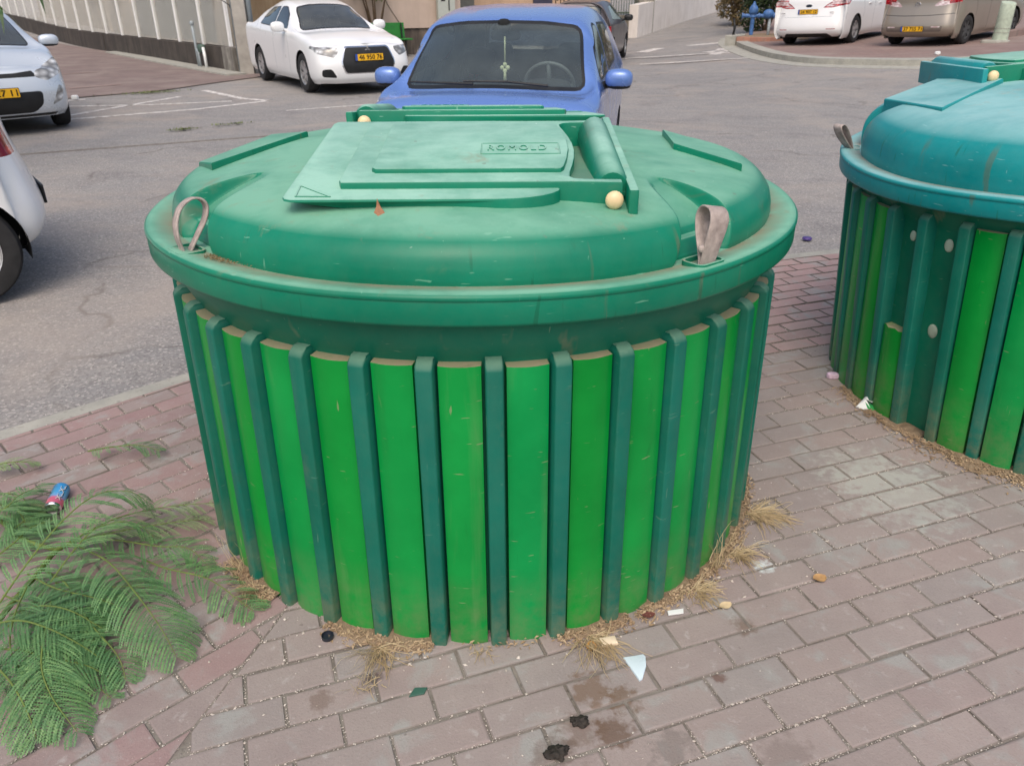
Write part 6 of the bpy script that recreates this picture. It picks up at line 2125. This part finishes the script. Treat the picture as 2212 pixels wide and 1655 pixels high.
def soilring(c, a0, a1, rad, wmax, seed):
    r = random.Random(seed); n = int((a1 - a0) * 1.4); vs, fs = [], []
    for i in range(n + 1):
        a = R(a0 + (a1 - a0) * i / n)
        e = max(0.0, math.sin(PI * i / n)) ** .5
        wv = wmax * e * (.55 + .45 * mnoise.noise(Vector((a * 9, seed, 0))) + .25 * r.random())
        for q, z in ((rad - .05, .010), (rad + wv * .45, .007), (rad + wv, .0012)):
            vs.append((c[0] + q * math.cos(a), c[1] + q * math.sin(a), z + r.uniform(-.001, .002) * (q < rad + wv)))
    for i in range(n):
        for k in range(2): fs.append((i * 3 + k, i * 3 + k + 1, (i + 1) * 3 + k + 1, (i + 1) * 3 + k))
    so.add(vs, fs)
for q in ((-141, -127, .95, .05, 1), (-115, -96, .95, .052, 2), (-75, -63, .95, .040, 3), (-60, -28, .95, .036, 4), (-28, -6, .95, .026, 5)): soilring(B1, *q)
for q in ((-179, -150, .94, .05, 6), (-148, -121, .94, .10, 7), (-117, -94, .94, .035, 8)): soilring(B2, *q)
tag(so.build('dirt', M['soil']), 'strip of earth along the feet of the containers', 'dirt', kind='stuff')

def tuft(name, a, rad, n, L, up, label, c=B1, seed=1, spread=.05, out_=.6, mt=None):
    r = random.Random(seed); m = MB()
    a = R(a)
    for k in range(n):
        p = Vector((r.gauss(0, spread * .3), r.gauss(0, spread * .3), 0))
        th = a + r.gauss(0, .9)
        d = Vector((math.cos(th) * out_, math.sin(th) * out_, up * r.uniform(.5, 1.3))).normalized()
        l = L * r.uniform(.5, 1.2)
        pts = [p]
        for i in range(5):
            d = (d + Vector((r.gauss(0, .22), r.gauss(0, .22), -.28 * (1 - up * .5)))).normalized()
            q = pts[-1] + d * l / 5
            if q.z < .003: q.z = .003
            pts.append(q)
        w_ = r.uniform(.0008, .0018)
        sx_ = Vector((-d.y, d.x, .4)).normalized()
        vs, fs = [], []
        for i, q in enumerate(pts):
            ww = w_ * (1 - .6 * i / 5)
            vs += [q - sx_ * ww, q + sx_ * ww]
        for i in range(5): fs.append((2 * i, 2 * i + 1, 2 * i + 3, 2 * i + 2))
        m.add(vs, fs)
    o = m.build(name, mt or M['straw'])
    o.location = (c[0] + rad * math.cos(a), c[1] + rad * math.sin(a), .002)
    return tag(o, label, 'dry grass', 'dry grass around the container feet')
tuft('dry_grass', -104, .985, 90, .10, .35, 'dry straw tuft near the bottle cap at the foot of the green container', seed=2)
tuft('dry_grass', -70.5, .985, 110, .11, .35, 'dry straw tuft beside the cream stone chip', seed=3)
tuft('dry_grass', -88, .97, 14, .05, .4, 'small sparse dry sprig at the front foot of the green container', seed=4)
tuft('dry_grass', -49, .985, 80, .08, .5, 'dry grass mat right of the dark red leaf', seed=5)
tuft('dry_grass', -42, .968, 26, .14, 1.6, 'upright withered stalks against the container wall', seed=6, out_=.15, spread=.03)
tuft('dry_grass', -36, .99, 90, .08, .6, 'bushy dry grass tuft after the withered stalks', seed=7)
tuft('dry_grass', -22, .985, 120, .13, .35, 'yellow straw spilling out at the right side of the green container', seed=8)
tuft('dry_grass', -131, .975, 90, .07, .6, 'dry brown grass at the left foot of the green container under the leaf tip', seed=9)
tuft('dry_grass', -137, .965, 16, .12, 1.1, 'thin pale stalks against the left wall of the green container', seed=10, out_=.3)
tuft('dry_grass', -92, .985, 80, .08, .5, 'dry grass in front of the second container at the right edge', c=B2, seed=11)
def joint_tuft(x, y, n, L, label, seed):
    o = tuft('dry_grass', -90, 0, n, L, .8, label, c=(x, y), seed=seed, mt=M['straw'])
joint_tuft(-.37, 1.40, 22, .045, 'tiny dry sprig standing in a paver joint', 12)
# grit and fallen bits on the cover by the left strap
cr = MB()
for k in range(160):
    a = R(-132 + abs(r5.gauss(0, 4)) * 1.0); rr_ = .912 + r5.uniform(-.004, .018) * (1 - min(1, abs(math.degrees(a) + 132) / 9))
    s = r5.uniform(.0015, .0045); x, y = B1[0] + rr_ * math.cos(a), B1[1] + rr_ * math.sin(a)
    th = r5.uniform(0, PI); z = .992 + r5.random() * .006
    cr.add([(x - s * math.cos(th), y - s * math.sin(th), z), (x + s * .5, y, z + .002), (x + s * math.cos(th), y + s * math.sin(th), z + .002), (x - s * .5, y, z + .003)], [(0, 1, 2, 3)])
tag(cr.build('crumbs', M['dryleaf']), 'dry crumbs on the cover rim below the left strap', 'crumbs', kind='stuff')
# weeds in the road seams
for (x, y, rx, ry, n, lab, sd_) in ((-6.45, 14.85, .55, .16, 420, 'low weeds along the edge of the brick paving', 31), (-4.25, 10.5, .16, .07, 160, 'small green weed in the road seam', 32), (-3.75, 10.95, .28, .05, 110, 'thin line of weeds in the road seam', 33)):
    m = MB(); r = random.Random(sd_)
    for k in range(n):
        px, py = r.gauss(0, rx * .45), r.gauss(0, ry * .45)
        q = Vector((px * math.cos(.55) - py * math.sin(.55), px * math.sin(.55) + py * math.cos(.55), .0))
        d = Vector((r.gauss(0, 1), r.gauss(0, 1), r.uniform(.2, 1.0))).normalized(); s = r.uniform(.02, .055)
        w_ = Vector((-d.y, d.x, 0)) * s * .22
        m.add([q, q + d * s * .5 - w_, q + d * s, q + d * s * .5 + w_], [(0, 1, 2, 3)])
    at_top('weed_patch', m, M['weed'], (x, y, 0), lab, 'weeds')
